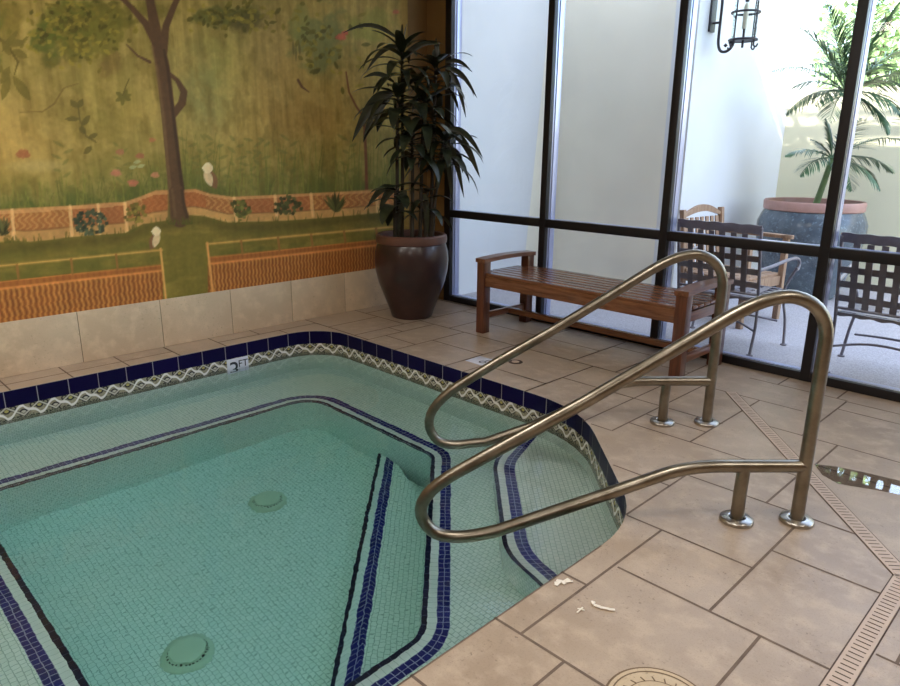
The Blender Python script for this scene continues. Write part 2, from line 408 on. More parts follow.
for (k, c, a, b) in edges:
    n = max(1, int(math.ceil((b-a)/.05))); run = None
    for q in range(n+1):
        t = a+(b-a)*(q+.5)/n
        p = (t, c) if k == 'h' else (c, t)
        ok = q < n and not inside(p, POOL) and XW < p[0] < 3.5 and -3.9 < p[1] < 5.12
        if ok and run is None: run = a+(b-a)*q/n
        if not ok and run is not None:
            e = a+(b-a)*q/n; key = (k, round(c, 3), round(run, 2), round(e, 2))
            if key not in seen:
                seen.add(key)
                if k == 'h': fl.quad((run, c-GW, .0008), (e, c-GW, .0008), (e, c+GW, .0008), (run, c+GW, .0008))
                else: fl.quad((c-GW, run, .0009), (c+GW, run, .0009), (c+GW, e, .0009), (c-GW, e, .0009))
            run = None
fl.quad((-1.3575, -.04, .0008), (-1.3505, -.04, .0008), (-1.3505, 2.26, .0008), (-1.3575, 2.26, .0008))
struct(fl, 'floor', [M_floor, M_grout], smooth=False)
b = MB(); b.box((-5.75, -4.15, 3.4), (3.75, 5.13, 3.6)); struct(b, 'ceiling', M_ceil, smooth=False)
b = MB(); b.box((-5.75, -4.15, -.05), (-5.50, 5.13, 3.4)); struct(b, 'wall_left', M_brownwall, smooth=False)
b = MB(); b.box((-5.5, -4.15, 0), (3.75, -4.0, 3.4)); struct(b, 'wall_back', M_roomwall, smooth=False)
b = MB(); b.box((3.6, -4.0, 0), (3.75, 5.13, 3.4)); struct(b, 'wall_right', M_roomwall, smooth=False)
b = MB(); b.box((-5.75, 5.13, -.05), (-5.235, 5.30, 3.6)); struct(b, 'wall_corner', M_brownwall, smooth=False)
# stone base course
bb = MB(); ys = [-4.0]+[1.476*1.0667-.61*k for k in range(8, 0, -1)]+[1.574, 2.19, 2.80, 3.405, 4.01, 4.62, 5.128]
ys = sorted(y for y in ys if y >= -4.0)
for a, c in zip(ys[:-1], ys[1:]): bb.box((-5.50, a+.002, 0.001), (XW, c-.002, .392), .003)
bb.cur = 1; bb.box((-5.50, -4.0, .002), (XW-.004, 5.125, .388))
struct(bb, 'baseboard_left', [M_base, M_grout])

# ------------------------------------------------------------------ MURAL (paint on a thin plaster skin)
def vnoise(x, y, seed=0):
    xi = np.floor(x).astype(int); yi = np.floor(y).astype(int); fx = x-xi; fy = y-yi
    fx = fx*fx*(3-2*fx); fy = fy*fy*(3-2*fy)
    def h(a, b):
        n = (a*374761393+b*668265263+seed*982451653) & 0x7fffffff
        n = ((n ^ (n >> 13))*1274126177) & 0x7fffffff
        return ((n ^ (n >> 16)) & 0xffff)/65535.0
    return (h(xi, yi)*(1-fx)+h(xi+1, yi)*fx)*(1-fy)+(h(xi, yi+1)*(1-fx)+h(xi+1, yi+1)*fx)*fy
def fbm(x, y, o=4, seed=0):
    v = 0; a = .5; t = 0
    for k in range(o): v = v+a*vnoise(x*2**k, y*2**k, seed+k); t += a; a *= .55
    return v/t
def sstep(x, a, b):
    t = np.clip((x-a)/(b-a), 0, 1); return t*t*(3-2*t)
def paint_mural():
    y0, y1, z0, z1, st = -1.2, 4.86, .392, 3.395, .0085
    ny = int((y1-y0)/st)+1; nz = int((z1-z0)/st)+1
    Y, Z = np.meshgrid(np.linspace(y0, y1, ny), np.linspace(z0, z1, nz), indexing='xy')
    P = np.stack([np.full(Y.shape, XW-.004), Y, Z], -1)
    X, V = to_px(P.reshape(-1, 3)); Yw = Y.ravel(); Zw = Z.ravel()
    n = X.size; col = np.zeros((n, 3))
    def c3(r, g, b): return np.array([r, g, b], float)
    def lay(mask, c): 
        col[:] = col*(1-mask[:, None])+np.asarray(c)*mask[:, None]
    def near(x0, x1, v0, v1): return np.nonzero((X > x0) & (X < x1) & (V > v0) & (V < v1))[0]
    def layi(idx, mask, c): col[idx] = col[idx]*(1-mask[:, None])+np.asarray(c)*mask[:, None]
    def stroke(pts, w, c, soft=1.0, op=1.0, tex=0):
        pts = np.array(pts, float); w = np.array(w if hasattr(w, '__len__') else [w]*len(pts), float)
        m_ = w.max()+soft+1; idx = near(pts[:, 0].min()-m_, pts[:, 0].max()+m_, pts[:, 1].min()-m_, pts[:, 1].max()+m_)
        if not len(idx): return
        x = X[idx]; v = V[idx]; best = np.zeros(len(idx))
        for a, b2, wa, wb in zip(pts[:-1], pts[1:], w[:-1], w[1:]):
            d = b2-a; t = np.clip(((x-a[0])*d[0]+(v-a[1])*d[1])/(d@d+1e-9), 0, 1)
            dist = np.hypot(x-a[0]-t*d[0], v-a[1]-t*d[1]); ww = (wa+(wb-wa)*t)/2
            best = np.maximum(best, 1-sstep(dist, ww-soft*.5, ww+soft*.5))
        if tex: best = best*(.75+.5*fbm(x*.6, v*.12, 3, 91)).clip(0, 1)
        layi(idx, best*op, c)
    def leaf(bx, by, tx, ty, w, c, op=1.0):
        L = math.hypot(tx-bx, ty-by)
        idx = near(min(bx, tx)-w-1, max(bx, tx)+w+1, min(by, ty)-w-1, max(by, ty)+w+1)
        if not len(idx) or L < .1: return
        dx, dy = (tx-bx)/L, (ty-by)/L; x = X[idx]-bx; v = V[idx]-by
        t = (x*dx+v*dy)/L; s = np.abs(-x*dy+v*dx); prof = w*.5*np.sin(PI*np.clip(t, 0, 1))**.8
        layi(idx, (1-sstep(s, prof-.6, prof+.5))*((t > 0) & (t < 1))*op, c)
    def cloud(cx, cy, rx, ry, c, op=.8, sc=.12, seed=3, edge=.5):
        idx = near(cx-rx*1.5, cx+rx*1.5, cy-ry*1.5, cy+ry*1.5)
        if not len(idx): return
        x = X[idx]; v = V[idx]; d = np.hypot((x-cx)/rx, (v-cy)/ry)+(fbm(x*sc, v*sc, 4, seed)-.5)*1.1
        layi(idx, (1-sstep(d, 1-edge, 1))*op, c)
    def poly_y(xs, vs): return np.interp(X, xs, vs)
    # ground colour wash
    big = fbm(Yw*1.3, Zw*1.1, 4, 1); streak = fbm(Yw*26, Zw*1.6, 4, 5); med = fbm(Yw*5, Zw*4, 4, 9)
    base = c3(160, 138, 76)
    col[:] = base
    lay(sstep(big, .45, .75)*.7, c3(166, 136, 76)); lay(sstep(1-big, .5, .75)*.6, c3(124, 116, 66))
    lay(sstep(streak, .5, .8)*.45, c3(176, 156, 96)); lay(sstep(1-streak, .5, .8)*.4, c3(112, 98, 50))
    lay(sstep(-X, -90, -10)*sstep(V, 60, 140)*.5, c3(178, 142, 82))
    lay(np.exp(-(((X-200)/34)**2+((V-95)/48)**2))*.5*(.4+med), c3(140, 146, 104))
    lay(np.exp(-(((X-222)/22)**2+((V-60)/40)**2))*.35, c3(128, 136, 70))
    lay(np.exp(-(((X-300)/40)**2+((V-130)/60)**2))*.45, c3(124, 98, 50))
    lay(np.exp(-(((X-270)/24)**2+((V-45)/45)**2))*.45, c3(150, 128, 84))
    lay(np.exp(-(((X-105)/30)**2+((V-110)/40)**2))*.35, c3(134, 124, 62))
    top = poly_y([-400, 0, 70, 125, 140, 155, 166, 184, 196, 210, 232, 300, 375, 430], [222, 210, 206, 202, 197, 191, 190.5, 190, 189.5, 194, 197, 194, 190, 187])
    bot = poly_y([-400, 0, 12, 30, 72, 125, 143, 169, 190, 204, 228, 235, 277, 323, 376, 430], [262, 242, 240.5, 242, 237, 233, 224, 220, 215, 216, 222.5, 222, 221, 218, 213, 209])
    # reeds and green haze above the garden wall
    haze = sstep(V, top-58, top-4)*(V < top)*(X < 178)*1.0
    lay((haze+.7*sstep(V, top-70, top-6)*(V < top)*(X >= 178)).clip(0, 1)*(.4+.6*fbm(Yw*16, Zw*3, 3, 21)), c3(96, 102, 48)); lay(sstep(V, top-30, top-2)*.75*(.5+.6*streak), c3(72, 84, 44))
    lay(sstep(fbm(Yw*9, Zw*9, 4, 17), .42, .68)*.35, c3(182, 158, 98)); lay(sstep(fbm(Yw*12, Zw*7, 4, 19), .5, .75)*.4, c3(108, 94, 46))
    lay((1-sstep(np.hypot((X-38)/46, (V-166)/9), .2, 1))*.5, c3(176, 160, 112))
    for k in range(330):
        x = rng.uniform(-160, 420); h = rng.uniform(14, 62) if x > 170 else rng.uniform(8, 34)
        tv = float(np.interp(x, [-400, 0, 125, 155, 195, 232, 375], [222, 210, 202, 191, 189, 197, 190]))
        g = rng.rand(); cc = c3(84+50*g, 92+40*g, 44+22*g)
        l = rng.uniform(-7, 7); stroke([(x, tv), (x+l*.4, tv-h*.6), (x+l, tv-h)], [1.3, 1.0, .5], cc, 1.0, .6)
    # foliage masses
    for (cx, cy, rx, ry, cc, op, sd) in [(95, 20, 44, 26, c3(96, 92, 36), .8, 51), (50, 62, 12, 10, c3(84, 84, 34), .7, 52), (150, 12, 30, 10, c3(100, 96, 42), .5, 53), (72, 22, 42, 30, c3(96, 98, 38), .9, 31), (48, 40, 20, 24, c3(84, 92, 36), .85, 32), (104, 34, 24, 32, c3(110, 106, 44), .8, 33), (78, 48, 22, 18, c3(92, 92, 36), .7, 34),
             (112, 62, 16, 16, c3(112, 92, 52), .6, 35), (228, 16, 40, 12, c3(92, 94, 46), .9, 36), (250, 22, 24, 12, c3(82, 76, 40), .8, 37), (322, 40, 32, 36, c3(106, 112, 66), .75, 38),
             (300, 24, 14, 20, c3(120, 124, 66), .6, 39), (372, 26, 30, 22, c3(128, 130, 60), .6, 40), (8, 20, 22, 26, c3(112, 100, 42), .6, 41), (-60, 30, 70, 60, c3(96, 98, 40), .8, 42), (-190, 40, 80, 60, c3(90, 94, 40), .8, 43)]:
        cloud(cx, cy, rx, ry, cc, op, .09, sd)
    for k in range(420):
        z = rng.rand()
        if z < .62: x, v = rng.normal(76, 24), rng.normal(28, 17)
        elif z < .8: x, v = rng.normal(232, 22), rng.normal(16, 7)
        else: x, v = rng.normal(325, 17), rng.normal(44, 18)
        a = rng.uniform(0, 2*PI); L = rng.uniform(5, 11); g = rng.rand()
        leaf(x, v, x+L*math.cos(a), v+L*math.sin(a)*.8, rng.uniform(3, 5), c3(66+84*g, 64+72*g, 24+34*g), .75)
    # the big left-hand leaves
    stroke([(-6, 34), (8, 46), (18, 62), (14, 76)], [3, 3, 2, 1], c3(92, 82, 38), 1.2)
    for q in [(2, 40, 10, 56, 7), (6, 44, 26, 42, 8), (12, 50, 28, 58, 8), (10, 66, 1, 84, 8), (13, 76, 31, 101, 10), (9, 76, 2, 100, 9), (2, 52, 18, 30, 7), (-8, 60, 4, 74, 8)]: leaf(*q, c3(108, 98, 46), .85)
    # sprigs
    stroke([(20, 112), (42, 112), (54, 104), (64, 88), (80, 83)], [1.2, 1.4, 1.8, 1.4, .6], c3(112, 94, 52), 1, .75)
    stroke([(78, 106), (80, 120), (86, 136), (96, 142)], 1.6, c3(92, 84, 46), 1, .8)
    for q in [(78, 108, 70, 100, 6), (78, 108, 83, 99, 6), (80, 119, 65, 119, 5), (82, 126, 90, 115, 6), (85, 134, 80, 126, 6), (88, 138, 98, 134, 5), (92, 146, 84, 154, 6)]: leaf(*q, c3(96, 88, 46), .85)
    for a in (20, 95, 150, 215, 300, 345): leaf(123, 97, 123+9*math.cos(math.radians(a)), 97+9*math.sin(math.radians(a)), 4.5, c3(104, 98, 48), .9)
    stroke([(123, 95), (126, 86), (129, 79)], 1.2, c3(96, 88, 46))
    for bx in (66, 190, 205, 232, 292, 262, 250, 214, 120, 345):
        for k in range(9):
            t = k/9; h = 55; x = bx+4*math.sin(t*3+bx); v = 196-h*t-(6 if bx > 180 else 0); sgn = 1 if k % 2 else -1
            leaf(x, v, x+sgn*rng.uniform(6, 12), v-rng.uniform(2, 8), 3.5, c3(104, 106, 58), .5)
    # flowers
    for (x, v, r, cc) in [(120, 152, 5, c3(158, 108, 82)), (140, 156, 5, c3(154, 100, 76)), (152, 140, 4, c3(164, 110, 78)), (116, 173, 6, c3(178, 116, 96)), (133, 183, 6, c3(178, 108, 88)), (155, 175, 5, c3(186, 128, 100)),
                          (23, 154, 8, c3(152, 96, 66)), (341, 37, 6, c3(186, 96, 76)), (345, 33, 4, c3(176, 88, 70)), (404, 80, 4, c3(190, 112, 96)), (401, 86, 3, c3(190, 112, 96)), (396, 12, 4, c3(170, 100, 76))]:
        for a in range(5):
            an = a*1.257+x; leaf(x, v, x+r*math.cos(an), v+r*.6*math.sin(an), r*.8, cc, .8)
    for (x, v) in [(136, 163), (140, 167), (132, 168)]: leaf(x-3, v, x+5, v-2, 4, c3(176, 186, 150), .6)
    # trunk with its branches
    bark, barkd, barkl = c3(90, 68, 50), c3(62, 46, 36), c3(122, 96, 70)
    stroke([(150, 62), (138, 56), (127, 45)], [3, 2.2, 1.2], bark)
    stroke([(179, 216), (174, 170), (169, 120), (163, 68), (157, 38), (151, 6), (140, -60)], [17, 15, 14, 14, 12, 9, 8], bark, 1.6)
    stroke([(158, 46), (146, 24), (130, 6), (92, -30)], [9, 7, 5, 4], bark, 1.4); stroke([(163, 52), (166, 26), (174, 6), (200, -50)], [9, 7, 6, 5], bark, 1.4)
    stroke([(167, 72), (177, 80), (184, 92), (182, 103), (174, 114)], [4, 4.5, 7, 8, 7], bark, 1.3)
    stroke([(186, 214), (180, 170), (174, 122), (168, 70), (164, 50)], [4, 3.5, 3, 3, 2], barkd, 2, .8)
    stroke([(173, 214), (168, 168), (164, 120), (157, 70), (152, 46)], [3, 3, 2.5, 2.5, 2], barkl, 2, .6)
    stroke([(346, 72), (349, 92), (356, 106), (364, 118), (366, 160), (367, 205)], [1.5, 1.6, 2, 2.5, 3, 3.5], c3(108, 66, 48), 1, .9)
    stroke([(298, 80), (302, 87), (309, 92)], [2.5, 2.5, 1], c3(92, 66, 48))
    for q in [(294, 56, 293, 40, 2.5), (300, 56, 299, 42, 2.5), (296, 62, 296, 44, 2)]: leaf(*q, c3(96, 90, 52), .8)
    # garden wall
    wm = sstep(V, top-.8, top+.8)*(1-sstep(V, bot-.8, bot+.8)); f = (V-top)/(bot-top)
    trunkgap = 1-(sstep(X, 166, 169)*(1-sstep(X, 183, 186)))
    lay(wm*trunkgap, c3(186, 138, 88)); up = wm*trunkgap*(f < .66)
    pat = np.sin(X*.95+np.sin(V*.55)*2.6)*.5+.5; pat2 = np.abs(((X*.16+V*.35) % 1)-.5)*2
    lay(up*.75, c3(164, 104, 62)); lay(up*sstep(pat, .45, .8)*.65, c3(206, 158, 98)); lay(up*sstep(pat2, .8, 1)*.5*((X > 71)), c3(126, 78, 48))
    lay(up*.5*(((X > 72) & (X < 124)) | ((X > 236) & (X < 310))), c3(158, 92, 62))
    lay(up*.55*((X > 142) & (X < 206)), c3(168, 92, 54))
    lay(wm*trunkgap*(f >= .66)*.7, c3(206, 168, 108)); lay(wm*trunkgap*sstep(f, .62, .66)*(1-sstep(f, .68, .72))*.6, c3(120, 78, 48))
    lay(wm*trunkgap*(f < .12)*.7, c3(216, 170, 118)); lay(wm*.35*med*(X < 420), c3(112, 74, 48))
    for x in (12, 70, 98, 125, 234, 275, 311, 376, -52, -120): stroke([(x, float(np.interp(x, [-400, 0, 125, 232, 375], [222, 210, 202, 197, 190]))+1), (x+2, float(np.interp(x, [-400, 0, 125, 235, 376], [262, 241, 233, 222, 213]))-1)], 3.2, c3(222, 184, 132), 1, .8)
    # lawn
    lawn = sstep(V, bot-.6, bot+1.2)
    lay(lawn, c3(116, 106, 50)); lay(lawn*sstep(fbm(Yw*4, Zw*14, 4, 61), .45, .75)*.6, c3(150, 132, 68)); lay(lawn*sstep(fbm(Yw*3, Zw*9, 3, 66), .5, .8)*.5, c3(88, 92, 42))
    lay(lawn*np.exp(-((V-bot-5)/7)**2)*.55, c3(80, 72, 34))
    for k in range(150):
        x = rng.uniform(-160, 420); v = float(np.interp(x, [-400, 0, 125, 143, 169, 228, 323, 376], [262, 241, 233, 224, 220, 222, 218, 213]))+2
        stroke([(x, v), (x+rng.uniform(-2, 2), v-rng.uniform(3, 8))], [1.4, .5], c3(92, 88, 40), 1, .8)
    stroke([(180, 218), (179, 211), (177.5, 203), (176.5, 192)], [19, 16.5, 15, 14.5], bark, 1.6, 1); stroke([(174, 219), (171, 223)], [7, 3], bark, 1.5); stroke([(185, 219), (189, 223)], [7, 3], bark, 1.5); stroke([(175, 216), (174, 204), (172, 190)], [3, 3, 2.5], barkl, 2, .5)
    stroke([(187, 217), (184, 206), (182, 190)], [3, 3, 3], barkd, 2, .6)
    for k in range(26):
        x = rng.uniform(168, 192); stroke([(x, 224), (x+rng.uniform(-1.5, 1.5), 224-rng.uniform(3, 7))], [1.4, .5], c3(84, 84, 38), 1, .85)
    # shrubs in front of the garden wall
    for (x, v, w, h, cc, nn) in [(90, 225, 17, 12, c3(64, 74, 58), 90), (3, 229, 10, 10, c3(72, 72, 44), 30), (135, 214, 11, 10, c3(104, 94, 46), 40), (240, 211, 8, 10, c3(86, 88, 44), 36), (287, 208, 13, 10, c3(70, 74, 44), 50), (335, 205, 12, 12, c3(74, 76, 42), 30), (-70, 236, 16, 12, c3(70, 78, 56), 60)]:
        for k in range(nn):
            a = rng.uniform(0, 2*PI); q = rng.rand()**.5; bx = x+w*q*math.cos(a); bv = v+h*q*math.sin(a); g = rng.uniform(.7, 1.35)
            if nn == 30: leaf(x, v+h*.6, bx, bv-4, 2.6, cc*g, .9)
            else: leaf(bx, bv, bx+rng.uniform(-4, 4), bv-rng.uniform(2, 6), 4, cc*g, .9)
    # birds
    def bird(x, v, s, flip):
        leaf(x-1*s*flip, v-2*s, x+7*s*flip, v+15*s, 9*s, c3(122, 90, 66)); leaf(x-2.5*s*flip, v-2*s, x+3*s*flip, v+13*s, 7*s, c3(206, 184, 150))
        leaf(x-5*s, v-2.5*s, x+4.5*s, v-2.5*s, 9.5*s, c3(222, 204, 172))
    bird(208, 171, 1.2, 1); bird(156.5, 234, 1.05, -.8)
    # woven basket fences
    def basket(x0, x1, rail, topv, mid, posts):
        r = np.interp(X, *rail); t = np.interp(X, *topv); m2 = np.interp(X, *mid)
        inx = sstep(X, x0-.6, x0+.6)*(1-sstep(X, x1-.6, x1+.6)); bm = inx*sstep(V, t-.7, t+.7)
        lay(bm, c3(158, 98, 52))
        row = np.floor(Zw/.07); wob = fbm(Yw*18, Zw*7, 3, 71); w = np.sin(2*PI*Yw/.036+.8*np.sin(2*PI*Zw/.11+2.2*wob+1.7*row)+1.2*wob)*(.55+.45*np.sin(PI*(Zw/.07-row)))
        low = bm*sstep(V, m2-.5, m2+.8)
        lay(low*sstep(w+.5*(wob-.5), .05, .55)*.6, c3(196, 142, 80)); lay(low*sstep(-w+.5*(wob-.5), .1, .6)*.6, c3(112, 66, 40))
        lay(bm*(1-sstep(V, m2-1.5, m2-.5))*sstep(np.sin(Yw*150), .0, .8)*.4, c3(132, 72, 42))
        lay(bm*np.exp(-((V-m2)/1.3)**2)*.8, c3(222, 150, 86)); lay(bm*np.exp(-((V-t)/1.1)**2)*.8, c3(206, 134, 74))
        lay(low*sstep(big, .5, .8)*.35, c3(118, 60, 34))
        lay(inx*np.exp(-((V-r)/1.1)**2)*.9, c3(206, 160, 92))
        for p in posts:
            stroke([(p, float(np.interp(p, *rail))), (p+1.5, float(np.interp(p+1.5, *topv)))], 2.2, c3(148, 104, 58), 1, .9)
    basket(-900, 163, ([-900, -300, 0, 161], [395, 297, 266, 250]), ([-900, -300, 0, 163], [420, 316, 281.5, 264.5]), ([-900, -300, 0, 163], [430, 327, 289, 270.5]), [-130, -60, 17, 71, 116])
    basket(208, 430, ([208, 375, 430], [244, 228.5, 223.5]), ([210, 375, 430], [257, 240, 234]), ([210, 375, 430], [264, 245.5, 239]), [241, 278, 311, 344, 376, 404])
    stroke([(160.5, 249), (166, 300)], 2.6, c3(206, 160, 92)); stroke([(207, 243), (213, 292)], 2.4, c3(206, 150, 88))
    # plain ochre margin beside the corner and the grain of the plaster
    lay(sstep(Yw, 4.72, 4.80)*.85, c3(150, 122, 62))
    col[:] = col*np.array([1.12, 1.10, 1.02])+np.array([4, 3, 0]); col[:] *= (.93+.14*fbm(Yw*40, Zw*40, 3, 77))[:, None]*(.94+.12*streak)[:, None]
    c = np.clip(col/255, 0, 1); c = np.where(c <= .04045, c/12.92, ((c+.055)/1.055)**2.4)
    me = bpy.data.meshes.new('mural'); idx = np.arange(n).reshape(nz, ny)
    q = np.stack([idx[:-1, :-1], idx[:-1, 1:], idx[1:, 1:], idx[1:, :-1]], -1).reshape(-1, 4)
    P = P.reshape(-1, 3).copy()
    # a thin skin: the painted face plus a back face, closed by its rim
    me.vertices.add(n+4); Pa = np.concatenate([P, P[[idx[0, 0], idx[0, -1], idx[-1, -1], idx[-1, 0]]]-np.array([.014, 0, 0])]); me.vertices.foreach_set('co', Pa.ravel())
    bk = np.array([[n+3, n+2, n+1, n]])
    q = np.concatenate([q, bk]); me.loops.add(q.size); me.loops.foreach_set('vertex_index', q.ravel()); me.polygons.add(len(q))
    me.polygons.foreach_set('loop_start', np.arange(len(q))*4); me.update(calc_edges=True)
    at = me.color_attributes.new('paint', 'FLOAT_COLOR', 'POINT')
    at.data.foreach_set('color', np.concatenate([np.concatenate([c, np.ones((n, 1))], 1), np.tile([.2, .18, .12, 1.], (4, 1))]).ravel())
    m = N('mural_paint'); a = m.n('ShaderNodeAttribute'); a.attribute_name = 'paint'
    m.pbr(a.outputs[0], .62, 0, .3, m.bump(m.noise(m.geo(), 45, 4, .6), .15, .003)); me.materials.append(m.m)
    o = bpy.data.objects.new('mural', me); C.objects.link(o)
    return tag(o, 'painted garden mural with tree, low wall and woven fences above the stone wall tiles', 'mural')
paint_mural()

# ------------------------------------------------------------------ WINDOW WALL
GZ = 3.38
mx = [-5.195, -3.952, -2.74, -1.54, -.33, .88, 2.09, 3.3]
wr = bpy.data.objects.new('window_1', None); C.objects.link(wr); wr['kind'] = 'structure'; wr.location = (0, YG, 0)
def wbox(mb, x0, x1, y0, y1, z0, z1, bev=.003): mb.box((x0, y0, z0), (x1, y1, z1), bev)
for i, x in enumerate(mx):
    w = .042 if i == 0 else .033
    b = MB(); wbox(b, x-w, x+w, 0, .05, 0.0, GZ); b.cur = 1
    wbox(b, x-w+.004, x+w-.004, .046, .075, .0, GZ); wbox(b, x-w, x+w, .082, .15, 0.0, GZ, .006); wbox(b, x-.012, x+.012, .07, .09, 0, GZ, 0)
    b.build('mullion', [M_black, M_frame_sheen], wr)
for nm, z0, z1 in (('transom', .888, .962), ('sill', 0.0, .062), ('head', 3.32, 3.398)):
    for a, c in zip(mx[:-1], mx[1:]):
        b = MB(); wbox(b, a+.028, c-.028, .004, .052, z0, z1); b.cur = 1
        wbox(b, a+.028, c-.028, .05, .078, z0+.006, z1-.006); wbox(b, a+.028, c-.028, .082, .14, z0+.004, z1-.004, .005)
        b.build(nm, [M_black, M_frame_sheen], wr)
for a, c in zip(mx[:-1], mx[1:]):
    for z0, z1 in ((.058, .892), (.958, 3.324)):
        b = MB(); wbox(b, a+.02, c-.02, .076, .084, z0, z1, 0); b.build('pane', M_pane, wr, smooth=False)
b = MB(); b.box((-5.75, 5.13, 3.398), (4.6, 5.32, 4.06)); struct(b, 'sun_stop_1', M_black, smooth=False)  # fascia out of view, added to stop sun leaking in above the glazing

# ------------------------------------------------------------------ PATIO SHELL
YB, XL, YF = 9.46, -3.52, 6.90
b = MB(); b.box((-5.6, 5.285, -.08), (6, 13, -.004)); struct(b, 'floor_patio', M_conc, smooth=False)
# left wall whose far end slopes outward as it rises
b = MB(); vs = []
for x in (-5.55, -5.30): vs += [(x, 5.30, -.01), (x, 6.54, -.01), (x, 6.93, 3.9), (x, 5.30, 3.9)]
b.add(vs, [(0, 1, 2, 3), (7, 6, 5, 4), (0, 4, 5, 1), (1, 5, 6, 2), (2, 6, 7, 3), (3, 7, 4, 0)]); struct(b, 'wall_patio_left', M_white, smooth=False)
b = MB(); b.box((-5.75, YF, -.01), (XL-.25, YF+.25, 4.6)); struct(b, 'wall_patio_front', M_cream, smooth=False)
b = MB(); b.box((XL-.25, YF, -.01), (XL, 10.1, 4.6)); struct(b, 'wall_patio_side', M_white, smooth=False)
b = MB(); b.box((XL, YB, -.01), (6, YB+.22, 2.30)); struct(b, 'wall_patio_back', M_yellow, smooth=False)
b = MB(); b.box((-20, 12.9, -.1), (20, 40, -.02)); struct(b, 'ground_beyond', plain('dry_lawn', rgb(150, 150, 96), .95), smooth=False)
# unseen sun blocker added above the glazing; slots let three blades of sun through
b = MB(); b.box((-8, 5.13, 4.06), (7, 5.30, 5.00)); b.box((-8, 5.13, 5.00), (-1.90, 5.15, 5.62))
for z0, z1 in ((5.06, 5.225), (5.305, 5.46), (5.54, 5.62)): b.box((-1.90, 5.13, z0), (7, 5.15, z1))
struct(b, 'sun_blocker', M_white, smooth=False)
b = MB(); b.box((-5.75, 5.31, -.01), (-5.335, 6.92, 3.9)); struct(b, 'wall_patio_corner', M_cream, smooth=False)

# ------------------------------------------------------------------ SPA POOL
ZW, ZS, ZL, ZU, ZF = -.205, -.65, -1.05, -.42, -1.20
pool = thing('spa_pool', 'sunken tiled spa pool with navy tile edge, patterned waterline band and corner steps', 'spa pool', (-3.25, 1.73, 0))
inv = (3.25, -1.73, 0)
def pbuild(mb, name, mats, parent=pool, smooth=True):
    o = mb.build(name, mats, parent, smooth)
    if parent is pool: o.location = inv
    return o
b = MB(); wall_band(b, POOL, -.115, 0.0); pbuild(b, 'navy_tile_edge', M_navy)['label'] = 'glazed navy edge tiles'
b = MB(); wall_band(b, POOL, -.265, -.115); pbuild(b, 'patterned_tile_band', M_pat)['label'] = 'patterned waterline tiles with white zigzag scrolls'
b = MB(); wall_band(b, POOL, ZS-.02, -.265); pbuild(b, 'pool_wall', M_mos)
A = [seat_off(d) for d in (0, .026, .068, .130)]
b = MB(); ring_band(b, A[3], POOL, ZS, planar=True); wall_band(b, A[0], ZF-.01, ZS); seat = pbuild(b, 'seat_bench', M_mos)
b = MB(); ring_band(b, A[0], A[1], ZS+.001, .0, .03); wall_band(b, seat_off(-.001), ZS-.022, ZS+.001)
ring_cols = [(b, M_mosd, 'black tile nosing line')]
b2 = MB(); ring_band(b2, A[1], A[2], ZS+.001, .002, .033); b3 = MB(); ring_band(b3, A[2], A[3], ZS+.001, 0, .062)
for mb, mt, nm in ((b, M_mosd, 'black tile line on the seat edge'), (b2, M_mosw, 'white tile line on the seat edge'), (b3, M_mosn, 'navy double tile line on the seat edge')):
    o = mb.build('edge_stripe', mt, seat); o['label'] = nm
b = MB(); P = clean(A[0]); b.add([(*p, ZF) for p in P], [tuple(range(len(P)))], [P]); pbuild(b, 'pool_floor', M_mos, smooth=False)
# steps across the corner
def step_block(name, line, offs_fn, z, zb, back_pts):
    """line(d) -> list of xy points of the nosing moved outward by d"""
    L0, L1, L2, L3 = [line(d) for d in (0, .024, .064, .130)]
    b = MB(); top = L3+back_pts; b.add([(*p, z) for p in top], [tuple(range(len(top)))], [[((p[0]-p[1])*.7071, (p[0]+p[1])*.7071) for p in top]])
    u = 0
    for p, q in zip(L0[:-1], L0[1:]):
        d = math.hypot(q[0]-p[0], q[1]-p[1]); b.quad((*p, z), (*q, z), (*q, zb), (*p, zb), [(u, z), (u+d, z), (u+d, zb), (u, zb)]); u += d
    st = pbuild(b, name, M_mos, smooth=False)
    for P0, P1, mt, nm, w in ((L0, L1, M_mosd, 'black tile line on the step edge', .03), (L1, L2, M_mosw, 'white tile line on the step edge', .03), (L2, L3, M_mosn, 'navy double tile line on the step edge', .062)):
        b = MB(); u = 0
        for i in range(len(P0)-1):
            d = math.hypot(P0[i+1][0]-P0[i][0], P0[i+1][1]-P0[i][1])
            b.quad((*P0[i], z+.001), (*P0[i+1], z+.001), (*P1[i+1], z+.001), (*P1[i], z+.001), [(u, 0), (u+d, 0), (u+d, w), (u, w)]); u += d
        b.build('edge_stripe', mt, st, smooth=False)['label'] = nm
    return st
def low_line(d):
    c = -.735+d*2**.5; return [(c-2.945, 2.945), (-1.89, c+1.89)]
step_block('lower_step', low_line, None, ZL, ZF-.01, [(-1.89, 2.0), (-2.6, 2.6)])
def up_line(d):
    c = .385+d*2**.5; yb = 3.53; xr = -1.34; r2 = 2**-.5
    k = d*math.tan(PI/8)
    pts = [(-2.775+d, yb), (-2.63+d, 3.03+k), None, None]
    a = (-2.60+d*1.0, c+2.60-d); e = (-1.925+.0, c+1.925)
    f = (xr, 2.145+d)
    P = [(-2.80+d, yb), (-2.615+d*.85, c+2.615-d*.85), (c-2.31-d*.75, 2.31+d*.75), f]
    return smooth_corner(P)
